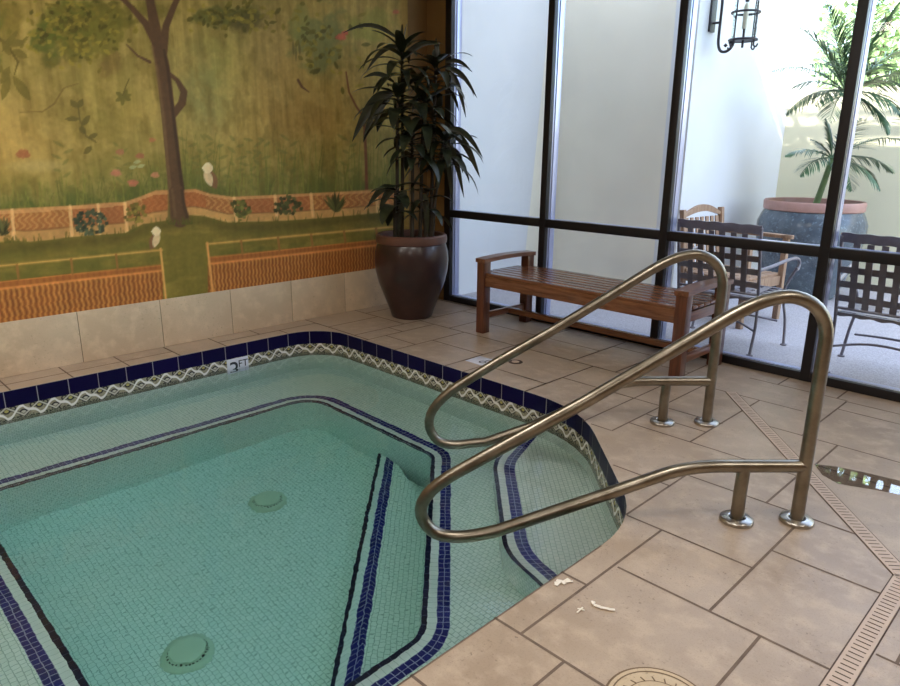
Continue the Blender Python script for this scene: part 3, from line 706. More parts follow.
def smooth_corner(P, r=.12, n=5):
    out = [P[0]]
    for i in range(1, len(P)-1):
        p = np.array(P[i]); a = np.array(P[i-1])-p; c = np.array(P[i+1])-p; a = a/np.linalg.norm(a)*r; c = c/np.linalg.norm(c)*r
        for k in range(n+1):
            t = k/n; out.append(tuple(p+a*(1-t)**2+c*t*t))
    out.append(P[-1]); return out
step_block('upper_step', up_line, None, ZU, ZS-.01, [(-1.34, 2.40), (-1.37, 2.56), (-1.62, 2.84), (-2.0, 3.22), (-2.28, 3.53)])
# floor drains
def drain(x, y):
    t = pbuild(MB().lathe([(.125, 0), (.122, .010), (.105, .022), (.092, .026)], (x, y, ZF), 40, False), 'drain_cover', M_drainc)
    bs = MB(); bs.lathe([(.094, .012), (.094, .020), (.080, .030), (.078, .030)], (x, y, ZF), 40, True); bs.build('drain_slots', M_slot, t)
    d = MB(); d.lathe([(.086, .034), (.082, .046), (.06, .052), (.0, .054)], (x, y, ZF), 40, True)
    for k in range(28):
        a = 2*PI*k/28; d.bar((x+.079*math.cos(a), y+.079*math.sin(a), ZF+.034), (x+.098*math.cos(a), y+.098*math.sin(a), ZF+.022), .007, .008)
    d.build('drain_dome', M_drainc, t)
drain(-3.755, 2.07); drain(-2.87, 1.10)
# depth marker tile on the left pool wall
my0 = float(at_x(226, 361, -5.16)[1])+.004; my1 = my0+.192
b = MB(); b.box((-5.16, my0, -.31), (-5.152, my1, -.117), .001); mk = pbuild(b, 'depth_marker', M_marker); mk['label'] = 'white depth marker tile with black figures'
def text_mesh(s, size, loc, xdir, ydir, mat, parent, name, ext=.0012):
    cu = bpy.data.curves.new(name, 'FONT'); cu.body = s; cu.size = size; cu.extrude = ext; cu.align_x = 'CENTER'
    o = bpy.data.objects.new(name+'_tmp', cu); C.objects.link(o); bpy.context.view_layer.update()
    me = bpy.data.meshes.new_from_object(o.evaluated_get(bpy.context.evaluated_depsgraph_get())); bpy.data.objects.remove(o)
    X, Yv = Vector(xdir), Vector(ydir); Zv = X.cross(Yv)
    me.transform(Matrix(((X.x, Yv.x, Zv.x, loc[0]), (X.y, Yv.y, Zv.y, loc[1]), (X.z, Yv.z, Zv.z, loc[2]), (0, 0, 0, 1))))
    me.materials.clear(); me.materials.append(mat); me.name = name
    r = bpy.data.objects.new(name, me); C.objects.link(r); r.parent = parent; return r
text_mesh('3', .205, (-5.1515, my0+.060, -.285), (0, 1, 0), (0, 0, 1), M_ink, mk, 'figure')
text_mesh('FT', .085, (-5.1515, my0+.142, -.198), (0, 1, 0), (0, 0, 1), M_ink, mk, 'lettering')
# water body: its underside and sides sit inside the shell so only the surface shows
b = MB(); wp = []
ctr = np.array([-3.25, 1.73])
for p in clean(POOL):
    v = np.array(p)-ctr; wp.append(tuple(ctr+v*(1+.012/np.linalg.norm(v))))
b.prism(wp[::-1], ZF-.05, ZW); w = b.build('water', M_water, None, smooth=False)
tag(w, 'clear green-tinted water filling the sunken spa pool', 'water', kind='stuff')

# ------------------------------------------------------------------ HANDRAILS
def rail_path(low=0.0):
    ctl = [(1.555, 0.02), (1.555, .84)]
    pts = [(1.555, .0), (1.555, .3), (1.555, .6), (1.555, .80)]
    def bez(a, b2, c, n=9): return [tuple((1-t)**2*np.array(a)+2*t*(1-t)*np.array(b2)+t*t*np.array(c)) for t in [k/n for k in range(1, n+1)]]
    pts += bez((1.555, .80), (1.565, .99), (1.40, 1.022), 8); pts += bez((1.40, 1.022), (1.30, 1.035), (1.13, .925), 8)
    pts += [(.86, .745), (.58, .56), (.28, .375), (.06, .24)]
    pts += bez((.06, .24), (-.20, .085), (-.09, -.045), 9); pts += bez((-.09, -.045), (-.03, -.135), (.22, -.062), 9)
    pts += [(.50, .048), (.76, .150), (.92, .215)]
    pts = [(u, z-low*min(1, max(0, (.30-z)/.34))*min(1, max(0, (1.0-u)/.75))-(low*.8*math.sin(PI*min(1, max(0, (u-.15)/.85))) if i > 26 else 0)) for i, (u, z) in enumerate(pts)]; pts += bez((.92, .215), (1.03, .262), (1.18, .266), 6); pts += [(1.36, .268), (1.555, .270)]
    return pts
def rail(name, label, c, low=0.0):
    base = np.array([(1.43*2**.5+c)/2, (1.43*2**.5-c)/2])          # x+y = u*sqrt2, x-y = c
    t = thing(name, label, 'handrail', (base[0], base[1], 0), PI/4, 'handrails at the pool steps')
    L = lambda u, z: (u-1.43, 0, z)
    b = MB(); b.tube([L(*p) for p in rail_path(low)], .0285, 18); b.build('rail_loop', M_steel, t)
    b = MB(); b.tube([L(1.287, 0), L(1.287, .15), L(1.290, .262)], .0285, 18); b.build('support_post', M_steel, t)
    for u in (1.555, 1.287):
        b = MB(); b.lathe([(.071, 0), (.072, .005), (.071, .013), (.066, .018), (.038, .022), (.033, .018)], L(u, 0), 32); b.build('foot_flange', M_flange, t)
rail('handrail', 'far stainless steel handrail, in front of the wooden bench', -5.525, .062)
rail('handrail', 'near stainless steel handrail, closest to the drain channel on the deck', -3.915)

# ------------------------------------------------------------------ BENCH
bx0, bx1, by0, by1 = -4.075, -2.125, 4.40, 5.085
bn = thing('wooden_bench', 'varnished brown wooden backless bench with arms along the window wall', 'bench', ((bx0+bx1)/2, (by0+by1)/2, 0))
BO = Vector((-(bx0+bx1)/2, -(by0+by1)/2, 0))
def bp(lo, hi, name, mat, bev=.005): 
    b = MB(); b.box(Vector(lo)+BO, Vector(hi)+BO, bev); return b.build(name, mat, bn)
for x in (bx0, bx1-.085):
    for y in (by0, by1-.085): bp((x, y, 0), (x+.085, y+.085, .632), 'leg', M_woodz)
    a = MB(); n_ = 8
    for k in range(n_):                                              # armrest, slightly crowned along its length
        ya = by0-.01+(by1-by0+.02)*k/n_; yb = by0-.01+(by1-by0+.02)*(k+1)/n_
        h = lambda y: .012*math.sin(PI*(y-by0)/(by1-by0))
        v = []
        for y in (ya, yb): v += [(x-.010, y, .630+h(y)), (x+.095, y, .630+h(y)), (x+.095, y, .665+h(y)), (x-.010, y, .665+h(y))]
        v = [Vector(q)+BO for q in v]; f = [(0, 1, 5, 4), (1, 2, 6, 5), (2, 3, 7, 6), (3, 0, 4, 7)]
        if k == 0: f.append((3, 2, 1, 0))
        if k == n_-1: f.append((4, 5, 6, 7))
        a.add(v, f)
    a.build('armrest', M_woody, bn, smooth=False)
    bp((x+.02, by0+.085, .425), (x+.06, by1-.085, .50), 'end_rail', M_woody)
    bp((x+.025, by0+.085, .125), (x+.060, by1-.085, .18), 'end_stretcher', M_woody)
bp((bx0+.085, by0+.012, .425), (bx1-.085, by0+.048, .520), 'front_rail', M_woodx)
bp((bx0+.085, by1-.048, .425), (bx1-.085, by1-.012, .520), 'back_rail', M_woodx)
bp((bx0+.060, 4.765, .130), (bx1-.060, 4.815, .178), 'long_stretcher', M_woodx)
s_ = MB(); ns = 7; yw = (by1-by0-.05)/ns
for k in range(ns):
    y = by0+.022+k*yw; s_.box(Vector((bx0+.005+(.085 if k in (0, ns-1) else 0), y, .520))+BO, Vector((bx1-.005-(.085 if k in (0, ns-1) else 0), y+yw-.016, .542))+BO, .003)
s_.build('slatted_seat', M_woodx, bn)

# ------------------------------------------------------------------ POTTED DRACAENA
pc = np.array([-4.93, 4.40])
pl = thing('potted_plant', 'tall dark dracaena in a dark brown glazed pot in the window corner', 'plant', (pc[0], pc[1], 0))
b = MB(); b.lathe([(.190, 0), (.198, .012), (.215, .07), (.265, .20), (.318, .34), (.346, .46), (.352, .55), (.346, .63), (.328, .70), (.322, .715)], (0, 0, 0), 56); po = b.build('pot', M_pot, pl)
b = MB(); b.lathe([(.322, .712), (.334, .722), (.338, .75), (.334, .785), (.318, .80), (.300, .790), (.292, .74)], (0, 0, 0), 56, False); b.build('rim', M_potrim, po)
b = MB(); b.lathe([(.296, .735), (.15, .742), (.0, .745)], (0, 0, 0), 40, False); b.build('soil', M_soil, pl)
def leaf_strip(mb, base, d, L, w, droop, side=0.0, n=7, fold=.25, twist=0):
    """lanceolate leaf from base along horizontal-ish direction d, bending down"""
    p = np.array(base, float); d = np.array(d, float); d /= np.linalg.norm(d); st = L/n
    up = np.array([0, 0, 1.0]); vs = []
    for k in range(n+1):
        t = k/n; sd = np.cross(d, up)
        if np.linalg.norm(sd) < .05: sd = np.array([1.0, 0, 0])
        sd /= np.linalg.norm(sd); nn = np.cross(sd, d)
        ww = w*.5*min(1, .35+2.6*t)*(1-t**2.6)**.75 if k < n else .001
        vs += [p-sd*ww+nn*ww*fold, p, p+sd*ww+nn*ww*fold]
        d = d+np.array([side*.02, side*.015, -droop/n*(.5+t)]); d /= np.linalg.norm(d); p = p+d*st
    fs = []
    for k in range(n):
        a = 3*k; fs += [(a, a+1, a+4, a+3), (a+1, a+2, a+5, a+4)]
    mb.add(vs, fs)
def pp(x, y, off=0.0):          # point on the upright plane through the pot, facing the camera
    q = at_n(x, y, (-1, 1, 0), pc[1]-pc[0]+off); return q-np.array([pc[0], pc[1], 0])
heads = [  # (crown px, cane foot px, leaves, length m, width m, spread-up, off)
    ((402, 50), (402, 246), 22, .46, .062, .55, 0.05), ((398, 92), (398, 247), 20, .46, .078, .30, -.05), ((436, 64), (430, 244), 22, .42, .052, .50, .12),
    ((424, 100), (420, 246), 20, .44, .066, .35, .0), ((444, 138), (432, 247), 22, .46, .066, .30, .08), ((412, 132), (412, 248), 18, .44, .072, .25, -.12),
    ((396, 186), (395, 248), 9, .34, .085, .15, -.1), ((428, 190), (427, 247), 8, .36, .07, .05, .05)]
canes = []
for hi, (hp, fp, nl, L, w, upz, off) in enumerate(heads):
    top = pp(*hp, off); ft = pp(*fp, off*.4); ft[2] = .73
    r0 = math.hypot(ft[0], ft[1])
    if r0 > .2: ft[:2] *= .2/r0
    mid = ft*.45+top*.55+np.array([rng.uniform(-.03, .03), rng.uniform(-.03, .03), 0])
    pts = smooth_path([ft, mid, top], 6)
    b = MB(); b.tube(pts, [.019-.006*k/(len(pts)-1) for k in range(len(pts))], 9); b.build('cane', M_cane, pl)
    b = MB()
    for k in range(nl):
        a = k*2.39996+hi*1.1; t = k/nl
        el = upz*1.6*(t-.25)+rng.uniform(-.15, .15)
        base = top+np.array([0, 0, -.24+.26*t]); d = np.array([math.cos(a)*math.cos(el), math.sin(a)*math.cos(el), math.sin(el)+.25])
        LL = L*rng.uniform(.72, 1.08)*(.75 if t > .9 else 1)
        # keep leaves off the glass and the mural wall
        e = base+d/np.linalg.norm(d)*LL*.8
        if e[1]+pc[1] > YG-.05: d[1] *= .1; LL *= .85
        if e[0]+pc[0] < XW+.06: d[0] *= .15; LL *= .85
        leaf_strip(b, base, d, LL, w*rng.uniform(1.15, 1.8), rng.uniform(1.2, 2.4) if t < .75 else rng.uniform(.5, 1.2), rng.uniform(-1, 1), 8)
    if hi in (0, 2):
        for k in range(3): leaf_strip(b, top+np.array([0, 0, .0]), (rng.uniform(-.2, .2), rng.uniform(-.2, .2), 1), .22, w*.55, .2, 0, 6)
    b.build('leaf_rosette', M_drac, pl)
b = MB()
# broad drooping leaves hanging out to the left of the crown and over the pot
for (x0, y0, x1, y1, w, off) in [(392, 92, 352, 142, .10, -.05), (392, 94, 364, 136, .09, -.02), (390, 96, 374, 126, .08, 0), (400, 40, 343, 33, .04, 0), (400, 46, 366, 72, .05, .03), (394, 82, 363, 78, .045, 0),
                                 (394, 186, 367, 208, .07, -.05), (398, 186, 379, 211, .085, -.1), (405, 190, 398, 236, .08, -.05), (424, 194, 428, 234, .07, .0), (446, 62, 472, 72, .04, .05), (446, 68, 477, 98, .05, .05), (450, 72, 466, 118, .05, .05),
                                 (450, 132, 480, 178, .075, .02), (448, 128, 483, 158, .06, .0), (446, 142, 464, 198, .06, .0), (444, 146, 452, 200, .06, .05), (404, 58, 440, 45, .06, 0), (436, 44, 438, 58, .05, .05)]:
    a = pp(x0, y0, off); e = pp(x1, y1, off); v = e-a; L = np.linalg.norm(v)
    pts = [a+v*t+np.array([0, 0, .18*L*math.sin(PI*t)]) for t in np.linspace(0, 1, 9)]; vs = []
    sdv = np.cross(v/L, np.array([-.707, .707, .25])); sdv /= np.linalg.norm(sdv); nrm = np.array([.707, -.707, .2])
    for k, p in enumerate(pts):
        t = k/8; ww = w*.5*min(1, .4+2.4*t)*(1-t**2.6)**.75 if k < 8 else .001
        vs += [p-sdv*ww+nrm*ww*.3, p, p+sdv*ww+nrm*ww*.3]
    b.add(vs, [f for k in range(8) for f in ((3*k, 3*k+1, 3*k+4, 3*k+3), (3*k+1, 3*k+2, 3*k+5, 3*k+4))])
b.build('drooping_leaves', M_drac, pl)

# ------------------------------------------------------------------ PATIO METAL CHAIRS (local: x right, y forward, back at y=0)
def metal_chair(label, loc, rz):
    t = thing('patio_armchair', label, 'patio chair', loc, rz, 'woven metal patio chairs')
    w, d, zs, zt = .33, .50, .46, 1.05
    wf = .405
    yb = lambda z: -.02-.13*max(0, (z-zs))/(zt-zs)
    back = MB()
    fr = [(-w, yb(.50), .46), (-w, yb(.75), .75), (-w, yb(1.02), 1.00)]
    for sx in (-1, 1): back.tube([(sx*w, yb(z), z) for z in (.44, .6, .8, 1.03)], .013, 8)
    back.tube([(-w, yb(.50), .50), (w, yb(.50), .50)], .011, 8)
    # wide top band with a wavy lower edge
    nseg = 28; vs = []
    for k in range(nseg+1):
        x = -w-.005+(2*w+.01)*k/nseg; zz = zt+.003*math.sin(k*1.1)
        for (z, dy) in ((zz-.068, -.006), (zz, -.006), (zz, .008), (zz-.068, .008)): vs.append((x, yb(z)+dy, z))
    fs = [(4*k+a, 4*k+(a+1) % 4, 4*k+4+(a+1) % 4, 4*k+4+a) for k in range(nseg) for a in range(4)]+[(3, 2, 1, 0), tuple(4*nseg+a for a in range(4))]
    back.add(vs, fs)
    for k in range(6):
        x = -w+.10+k*.088; back.bar((x, yb(.49)-.003*(k % 2), .49), (x, yb(.98)-.003*(k % 2), .98), .044, .005, 0, (0, 1, 0))
    for k in range(4):
        z = .575+k*.105; back.bar((-w, yb(z)+.004, z), (w, yb(z)+.004, z), .005, .046)
    back.build('backrest', M_strap, t)
    st = MB()
    for k in range(6):
        x = -w+.055+k*.10; st.bar((x, 0, zs+.003*(k % 2)), (x, d, zs+.012+.003*(k % 2)), .062, .005)
    for k in range(5):
        y = .05+k*.10; st.bar((-w, y, zs+.004), (w, y, zs+.004), .062, .005)
    nseg = 24; vs = []                                                # scalloped seat apron at the back
    for k in range(nseg+1):
        x = -w+2*w*k/nseg
        for (z, dy) in ((zs-.020-.006*math.sin(k*1.3), -.012), (zs+.004, -.012), (zs+.004, .0), (zs-.02-.006*math.sin(k*1.3), .0)): vs.append((x, dy, z))
    st.add(vs, [(4*k+a, 4*k+(a+1) % 4, 4*k+4+(a+1) % 4, 4*k+4+a) for k in range(nseg) for a in range(4)])
    for sx in (-1, 1): st.tube([(sx*w, 0, zs), (sx*w, d, zs+.01)], .012, 8)
    st.tube([(-w, d, zs+.01), (w, d, zs+.01)], .012, 8)
    st.build('seat', M_strap, t)
    for sx in (-1, 1):
        a = MB(); pts = smooth_path([(sx*w, yb(.70), .70), (sx*(w+.03), .12, .715), (sx*(w+.07), .34, .745), (sx*(wf+.015), .48, .745), (sx*(wf+.02), .545, .705), (sx*(wf+.02), .53, .655), (sx*(wf+.02), .49, .655)], 5)
        a.tube(pts, .014, 8); a.build('arm', M_strap, t)
        l = MB(); l.tube(smooth_path([(sx*(wf+.02), .505, .665), (sx*(w+.02), .50, .46), (sx*(wf-.02), .52, .22), (sx*wf, .505, .012)], 4), .012, 8)
        l.lathe([(.026, 0), (.026, .012), (.012, .016)], (sx*wf, .505, 0), 16); l.build('leg', M_strap, t)
        l = MB(); l.tube(smooth_path([(sx*w, -.02, .46), (sx*w, -.0, .24), (sx*w*.98, -.03, .012)], 4), .012, 8)
        l.lathe([(.026, 0), (.026, .012), (.012, .016)], (sx*w*.98, -.03, 0), 16); l.build('leg', M_strap, t)
    sr = MB()
    for (y, q) in ((.50, .33), (-.005, .18)):
        sr.tube(smooth_path([(-w, y, .20), (-.12, y+(q-y)*.6, .235), (.12, y+(q-y)*.6, .235), (w, y, .20)], 5), .009, 7)
    sr.build('stretcher', M_strap, t)
    return t
f1 = math.atan2(.96, .28)-PI/2
metal_chair('dark woven metal patio chair behind the glass, nearest the bench', (-2.40, 5.50, -.004), .03)
metal_chair('dark woven metal patio chair behind the glass, cut by the right photo edge', (-1.175, 5.50, -.004), -.04)

# ------------------------------------------------------------------ WOODEN PATIO ARMCHAIR (local: faces +x, back at x=0)
wc = thing('wooden_armchair', 'weathered wooden slat-back armchair behind the metal chair, against the patio wall', 'patio chair', (-3.15, 6.70, -.004), -.12)
W2 = .33
for y in (-W2, W2):
    b = MB(); b.bar((.08, y, 0), (-.03, y, 1.03), .05, .045, .004, (0, 1, 0)); b.build('back_leg', M_tan, wc)
    b = MB(); b.box((.66, y-.026, 0), (.712, y+.026, .785), .004); b.build('front_leg', M_tan, wc)
    b = MB(); b.box((-.01, y-.036, .785), (.68, y+.036, .82), .006); b.lathe([(.036, .785), (.036, .82)], (.715, y, 0), 24, True, True)
    b.box((.66, y-.036, .785), (.72, y+.036, .82), .002); b.build('arm', M_tan, wc)
    b = MB(); b.box((.06, y-.02, .36), (.68, y+.02, .43), .004); b.build('side_rail', M_tan, wc)
b = MB(); vs = []; n_ = 14
for k in range(n_+1):
    y = -W2+.02+(2*W2-.04)*k/n_; zt = .985+.085*math.sin(PI*k/n_); 
    vs += [(-.045, y, .955+.05*math.sin(PI*k/n_)), (-.045, y, zt), (-.012, y, zt), (-.012, y, .955+.05*math.sin(PI*k/n_))]
b.add(vs, [(4*k+a, 4*k+(a+1) % 4, 4*k+4+(a+1) % 4, 4*k+4+a) for k in range(n_) for a in range(4)]+[(3, 2, 1, 0), tuple(4*n_+a for a in range(4))]); b.build('top_rail', M_tan, wc, smooth=False)
b = MB()
for k in range(7):
    y = -W2+.07+k*(2*W2-.14)/6; b.bar((.045, y, .46), (-.027, y, .95), .014, .048, .002, (0, 1, 0))
b.bar((.05, -W2, .46), (.05, W2, .46), .05, .03, .003); b.build('back_slats', M_tan, wc)
b = MB()
for k in range(7): b.box((.08+k*.086, -W2-.01, .43), (.08+k*.086+.073, W2+.01, .452), .003)
b.box((.66, -W2, .34), (.69, W2, .43), .003); b.build('seat', M_tan, wc)

# ------------------------------------------------------------------ PALM IN THE BLUE POT
PX, PY = -2.69, 8.36
pt = thing('potted_palm', 'feathery green palm in a large blue-grey pot with terracotta rim by the yellow wall', 'plant', (PX, PY, -.004))
b = MB(); b.lathe([(.33, 0), (.36, .03), (.44, .25), (.52, .50), (.555, .70), (.555, .82), (.525, .90), (.495, .958)], (0, 0, 0), 56); po = b.build('pot', M_bluepot, pt)
b = MB(); b.lathe([(.488, .955), (.508, .965), (.512, 1.045), (.50, 1.062), (.475, 1.058), (.46, .98)], (0, 0, 0), 56, False); b.build('rim', M_terra, po)
b = MB(); b.lathe([(.468, .99), (.2, 1.0), (0, 1.005)], (0, 0, 0), 32, False); b.build('soil', M_soil, pt)
def frond(base, d, L, droop, wl=.30, n=36, name='frond', parent=pt):
    b = MB(); p = np.array(base, float); d = np.array(d, float); d /= np.linalg.norm(d); st = L/n; path = [p.copy()]; dirs = [d.copy()]
    for k in range(n):
        t = k/n; d = d+np.array([0, 0, -droop/n*(.3+1.4*t)]); d /= np.linalg.norm(d); p = p+d*st; path.append(p.copy()); dirs.append(d.copy())
    b.tube(path[::3], [.009*(1-.8*i/(len(path[::3])-1)) for i in range(len(path[::3]))], 5)
    up = np.array([0, 0, 1.0])
    for k in range(5, n+1):
        t = k/n; sd = np.cross(dirs[k], up); sd /= max(1e-6, np.linalg.norm(sd)); ll = 1.35*wl*math.sin(PI*(.12+.84*t))**.6*(1.0-.25*t-.3*t**4)
        for s in (-1, 1):
            o = path[k]; v = sd*s*.74+dirs[k]*.66+up*rng.uniform(-.12, .30); v /= np.linalg.norm(v); q = o; vs = []
            m = 4; wn = np.cross(v, up); wn /= np.linalg.norm(wn); dd = v.copy()
            for i in range(m+1):
                ww = .0066*(math.sin(PI*(.15+.85*i/m))**.7 if i < m else .05); vs += [q-wn*ww, q+wn*ww+up*ww*.4]
                dd = dd+np.array([0, 0, -.16]); dd /= np.linalg.norm(dd); q = q+dd*ll/m
            b.add(vs, [(2*i, 2*i+1, 2*i+3, 2*i+2) for i in range(m)])
    return b.build(name, M_palm, parent)
def palm_px(x, y, off=0.0): q = at_n(x, y, (-1, 1, 0), PY-PX+off); return q-np.array([PX, PY, -.004])
c1 = palm_px(832, 158); c2 = palm_px(846, 92)
b = MB(); b.tube(smooth_path([(c1[0]-.08, c1[1]-.06, .98), (c1[0]-.03, c1[1]-.02, 1.3), tuple(c1)], 5), [.036-.01*k/10 for k in range(11)], 10); b.build('stem', M_palmstem, pt)
b = MB(); b.tube(smooth_path([(c1[0]+.10, c1[1]+.06, .98), (c1[0]+.10, c1[1]+.08, 1.6), tuple(c2)], 5), [.032-.01*k/10 for k in range(11)], 10); b.build('stem', M_palmstem, pt)
def toward(c, x, y, droop, wl, off=0.0, lift=.35):
    e = palm_px(x, y, off); v = e-c; L = np.linalg.norm(v); frond(c, v/L+np.array([0, 0, lift]), L*1.06, droop, wl)
for a in [(787, 153, 1.0, .22, -.1), (800, 172, 1.2, .20, -.3), (826, 122, .7, .20, .1), (860, 120, .8, .22, .1), (893, 168, 1.1, .26, -.2), (880, 186, 1.2, .24, -.4), (852, 188, 1.2, .18, -.6), (905, 140, .9, .26, .1), (812, 140, .8, .16, .1)]: toward(c1, *a)
for a in [(776, 66, 1.0, .30, -.2), (796, 82, 1.1, .26, .1), (800, 28, .8, .34, .1), (822, 4, .6, .34, .0), (858, -25, .5, .36, .1), (900, 4, .7, .36, -.2), (925, 40, .9, .36, .1), (905, 82, 1.1, .32, -.3), (900, 108, 1.2, .30, -.5), (830, 118, 1.2, .22, -.6), (815, 100, 1.2, .26, -.4), (930, 75, 1.0, .34, .05), (840, 20, .6, .34, -.3), (880, -10, .6, .34, .1), (786, 108, 1.2, .28, -.2), (880, 62, 1.0, .34, -.5), (812, 60, 1.0, .3, -.5), (890, 128, 1.3, .3, -.3), (868, 26, .7, .34, -.3)]: toward(c2, *a)

# ------------------------------------------------------------------ WALL LANTERN
ly = 7.17
wlp = at_x(713, 33, XL)
ln = thing('wall_lantern', 'dark iron wall lantern with glass cylinder on the white patio wall', 'lantern', (XL, ly, float(wlp[2])))
b = MB(); b.box((0, -.055, .0), (.022, .055, .42), .004); b.build('back_plate', M_iron, ln)
lc = at_y(743, 40, ly)-np.array([XL, ly, float(wlp[2])]); lx, lz = float(lc[0]), float(lc[2])
b = MB(); pts = [(.02, 0, .30), (.075, 0, .32), (.095, 0, .26), (.095, 0, .0), (.10, 0, -.12), (.13, 0, -.185), (.185, 0, -.195), (.235, 0, -.16), (.255, 0, -.10), (lx-.135, 0, lz-.02)]
b.tube(smooth_path(pts, 6), .014, 10); b.tube([(.02, 0, .08), (.095, 0, .08)], .012, 8)
for k in range(3): b.lathe([(.0, -.02), (.022, 0), (.0, .022)], (lx-.17, 0, lz-.035), 12, False)
b.build('scroll_arm', M_iron, ln)
cg = MB()
for z in (0.0, .245, .50): cg.tube([(lx+0.128*math.cos(a), .128*math.sin(a), lz+z) for a in np.linspace(0, 2*PI, 33)[:-1]], .011, 8, closed=True)
for k in range(4):
    a = PI/4+k*PI/2+.5; x, y = lx+.130*math.cos(a), .130*math.sin(a); cg.tube(smooth_path([(x, y, lz+.50), (x, y, lz), (x, y, lz-.06), (x+.03*math.cos(a), y+.03*math.sin(a), lz-.075), (x+.045*math.cos(a), y+.045*math.sin(a), lz-.05)], 3), .008, 7)
cg.lathe([(.15, .50), (.17, .505), (.12, .60), (.03, .66), (.0, .68)], (lx, 0, lz), 28, False)
cg.lathe([(.0, -.004), (.126, -.004), (.126, .008), (.0, .008)], (lx, 0, lz), 28, False); cg.tube([(lx, 0, lz-.07), (lx, 0, lz+.10)], .012, 8); cg.tube([(lx, 0, lz+.34), (lx, 0, lz+.5)], .02, 8)
cg.build('cage', M_iron, ln)
b = MB(); b.lathe([(.114, .012), (.114, .495)], (lx, 0, lz), 32, False); b.build('glass', M_lampglass, ln)
b = MB(); b.lathe([(.024, .10), (.024, .30), (.012, .33)], (lx, 0, lz), 16, True, True); b.build('candle_tube', M_candle, ln)

# ------------------------------------------------------------------ DECK FITTINGS
# linear drain: a diagonal run, a mitre, and a run parallel to the pool
cl = [(-1.80, 4.515), (-.405, 2.92), (-.405, -1.5)]
dr = thing('drain_channel', 'narrow slotted drain channel running diagonally across the stone deck', 'drain', (-.405, 2.92, 0))
for (a, e), lab in zip(zip(cl[:-1], cl[1:]), (0, 1)):
    a = np.array(a); e = np.array(e); d = (e-a); L = np.linalg.norm(d); d /= L; nrm = np.array([-d[1], d[0]])
    o = np.array([-.405, 2.92]); W_ = .034; b = MB()
    def q4(p0, p1, w0, w1, z): b.quad((*(p0+nrm*w0-o), z), (*(p1+nrm*w0-o), z), (*(p1+nrm*w1-o), z), (*(p0+nrm*w1-o), z))
    b.box((0, 0, 0), (0, 0, 0)) if False else None
    bar_a = (*(a-o), .0018); bar_e = (*(e-o), .0018)
    b.bar((*(a-o), .0015), (*(e-o), .0015), 2*W_, .004, 0)
    b.cur = 1
    for s in (-1, 1): q4(a, e, s*(W_+.001), s*(W_+.0055), .0014) if s < 0 else q4(a, e, W_+.0055, W_+.001, .0014)
    k = .03
    while k < L-.03:
        p = a+d*k; b.quad((*(p-nrm*.023-d*.0028-o), .0041), (*(p+nrm*.023-d*.0028-o), .0041), (*(p+nrm*.023+d*.0028-o), .0041), (*(p-nrm*.023+d*.0028-o), .0041)); k += .0265
    b.build('grate', [M_grate, M_groove], dr, smooth=False)
lidc = at_z(645, 669, 0); lidr = .155
lc2 = lidc+np.array([.707, -.707, 0])*lidr
cv = thing('skimmer_cover', 'round cream access cover set in the deck at the bottom edge', 'cover', (float(lc2[0]), float(lc2[1]), 0))
b = MB(); b.lathe([(lidr-.012, .003), (lidr, .0035), (lidr+.001, .0)], (0, 0, 0), 56, False); b.lathe([(lidr-.016, .003), (.105, .004), (.0, .004)], (0, 0, 0), 56, False); b.build('lid', M_lid, cv)
b = MB(); b.lathe([(lidr+.0005, .0012), (lidr+.008, .0012)], (0, 0, 0), 56, False); b.lathe([(lidr-.012, .0038), (lidr-.0165, .0038)], (0, 0, 0), 56, False)
for k in range(20):
    a = 2*PI*k/20; b.bar((.10*math.cos(a), .10*math.sin(a), .0045), (.118*math.cos(a+.06), .118*math.sin(a+.06), .0045), .004, .001)
b.lathe([(.098, .0045), (.101, .0045)], (0, 0, 0), 56, False); b.build('ring_groove', plain('cover_groove', rgb(112, 90, 66), .8), cv)
sp = at_z(515.5, 362, 0)
sc = thing('screw_cap', 'small round dark-ringed cap in the deck between pool and bench', 'cap', (float(sp[0]), float(sp[1]), 0))
b = MB(); b.lathe([(.056, .001), (.054, .003), (.030, .003)], (0, 0, 0), 32, False); b.build('ring', plain('cap_brown', rgb(84, 66, 56), .5, .3), sc)
b = MB(); b.lathe([(.031, .0025), (.027, .005), (0, .005)], (0, 0, 0), 32, False); b.bar((-.03, 0, .005), (.03, 0, .005), .006, .002); b.build('cap', M_grate, sc)
dm = at_z(481, 361, 0)
dt = thing('deck_marker', 'small white deck tile with dark mark beside the pool, behind the far handrail', 'marker tile', (float(dm[0]), float(dm[1]), 0))
b = MB(); b.box((-.085, -.085, .0), (.085, .085, .004), .001); b.build('tile', M_marker, dt)
b = MB(); b.lathe([(.018, .0045), (.03, .0045)], (.035, -.02, 0), 20, False); b.bar((.03, .02, .0045), (.06, .055, .0045), .012, .001); b.build('mark', M_ink, dt)
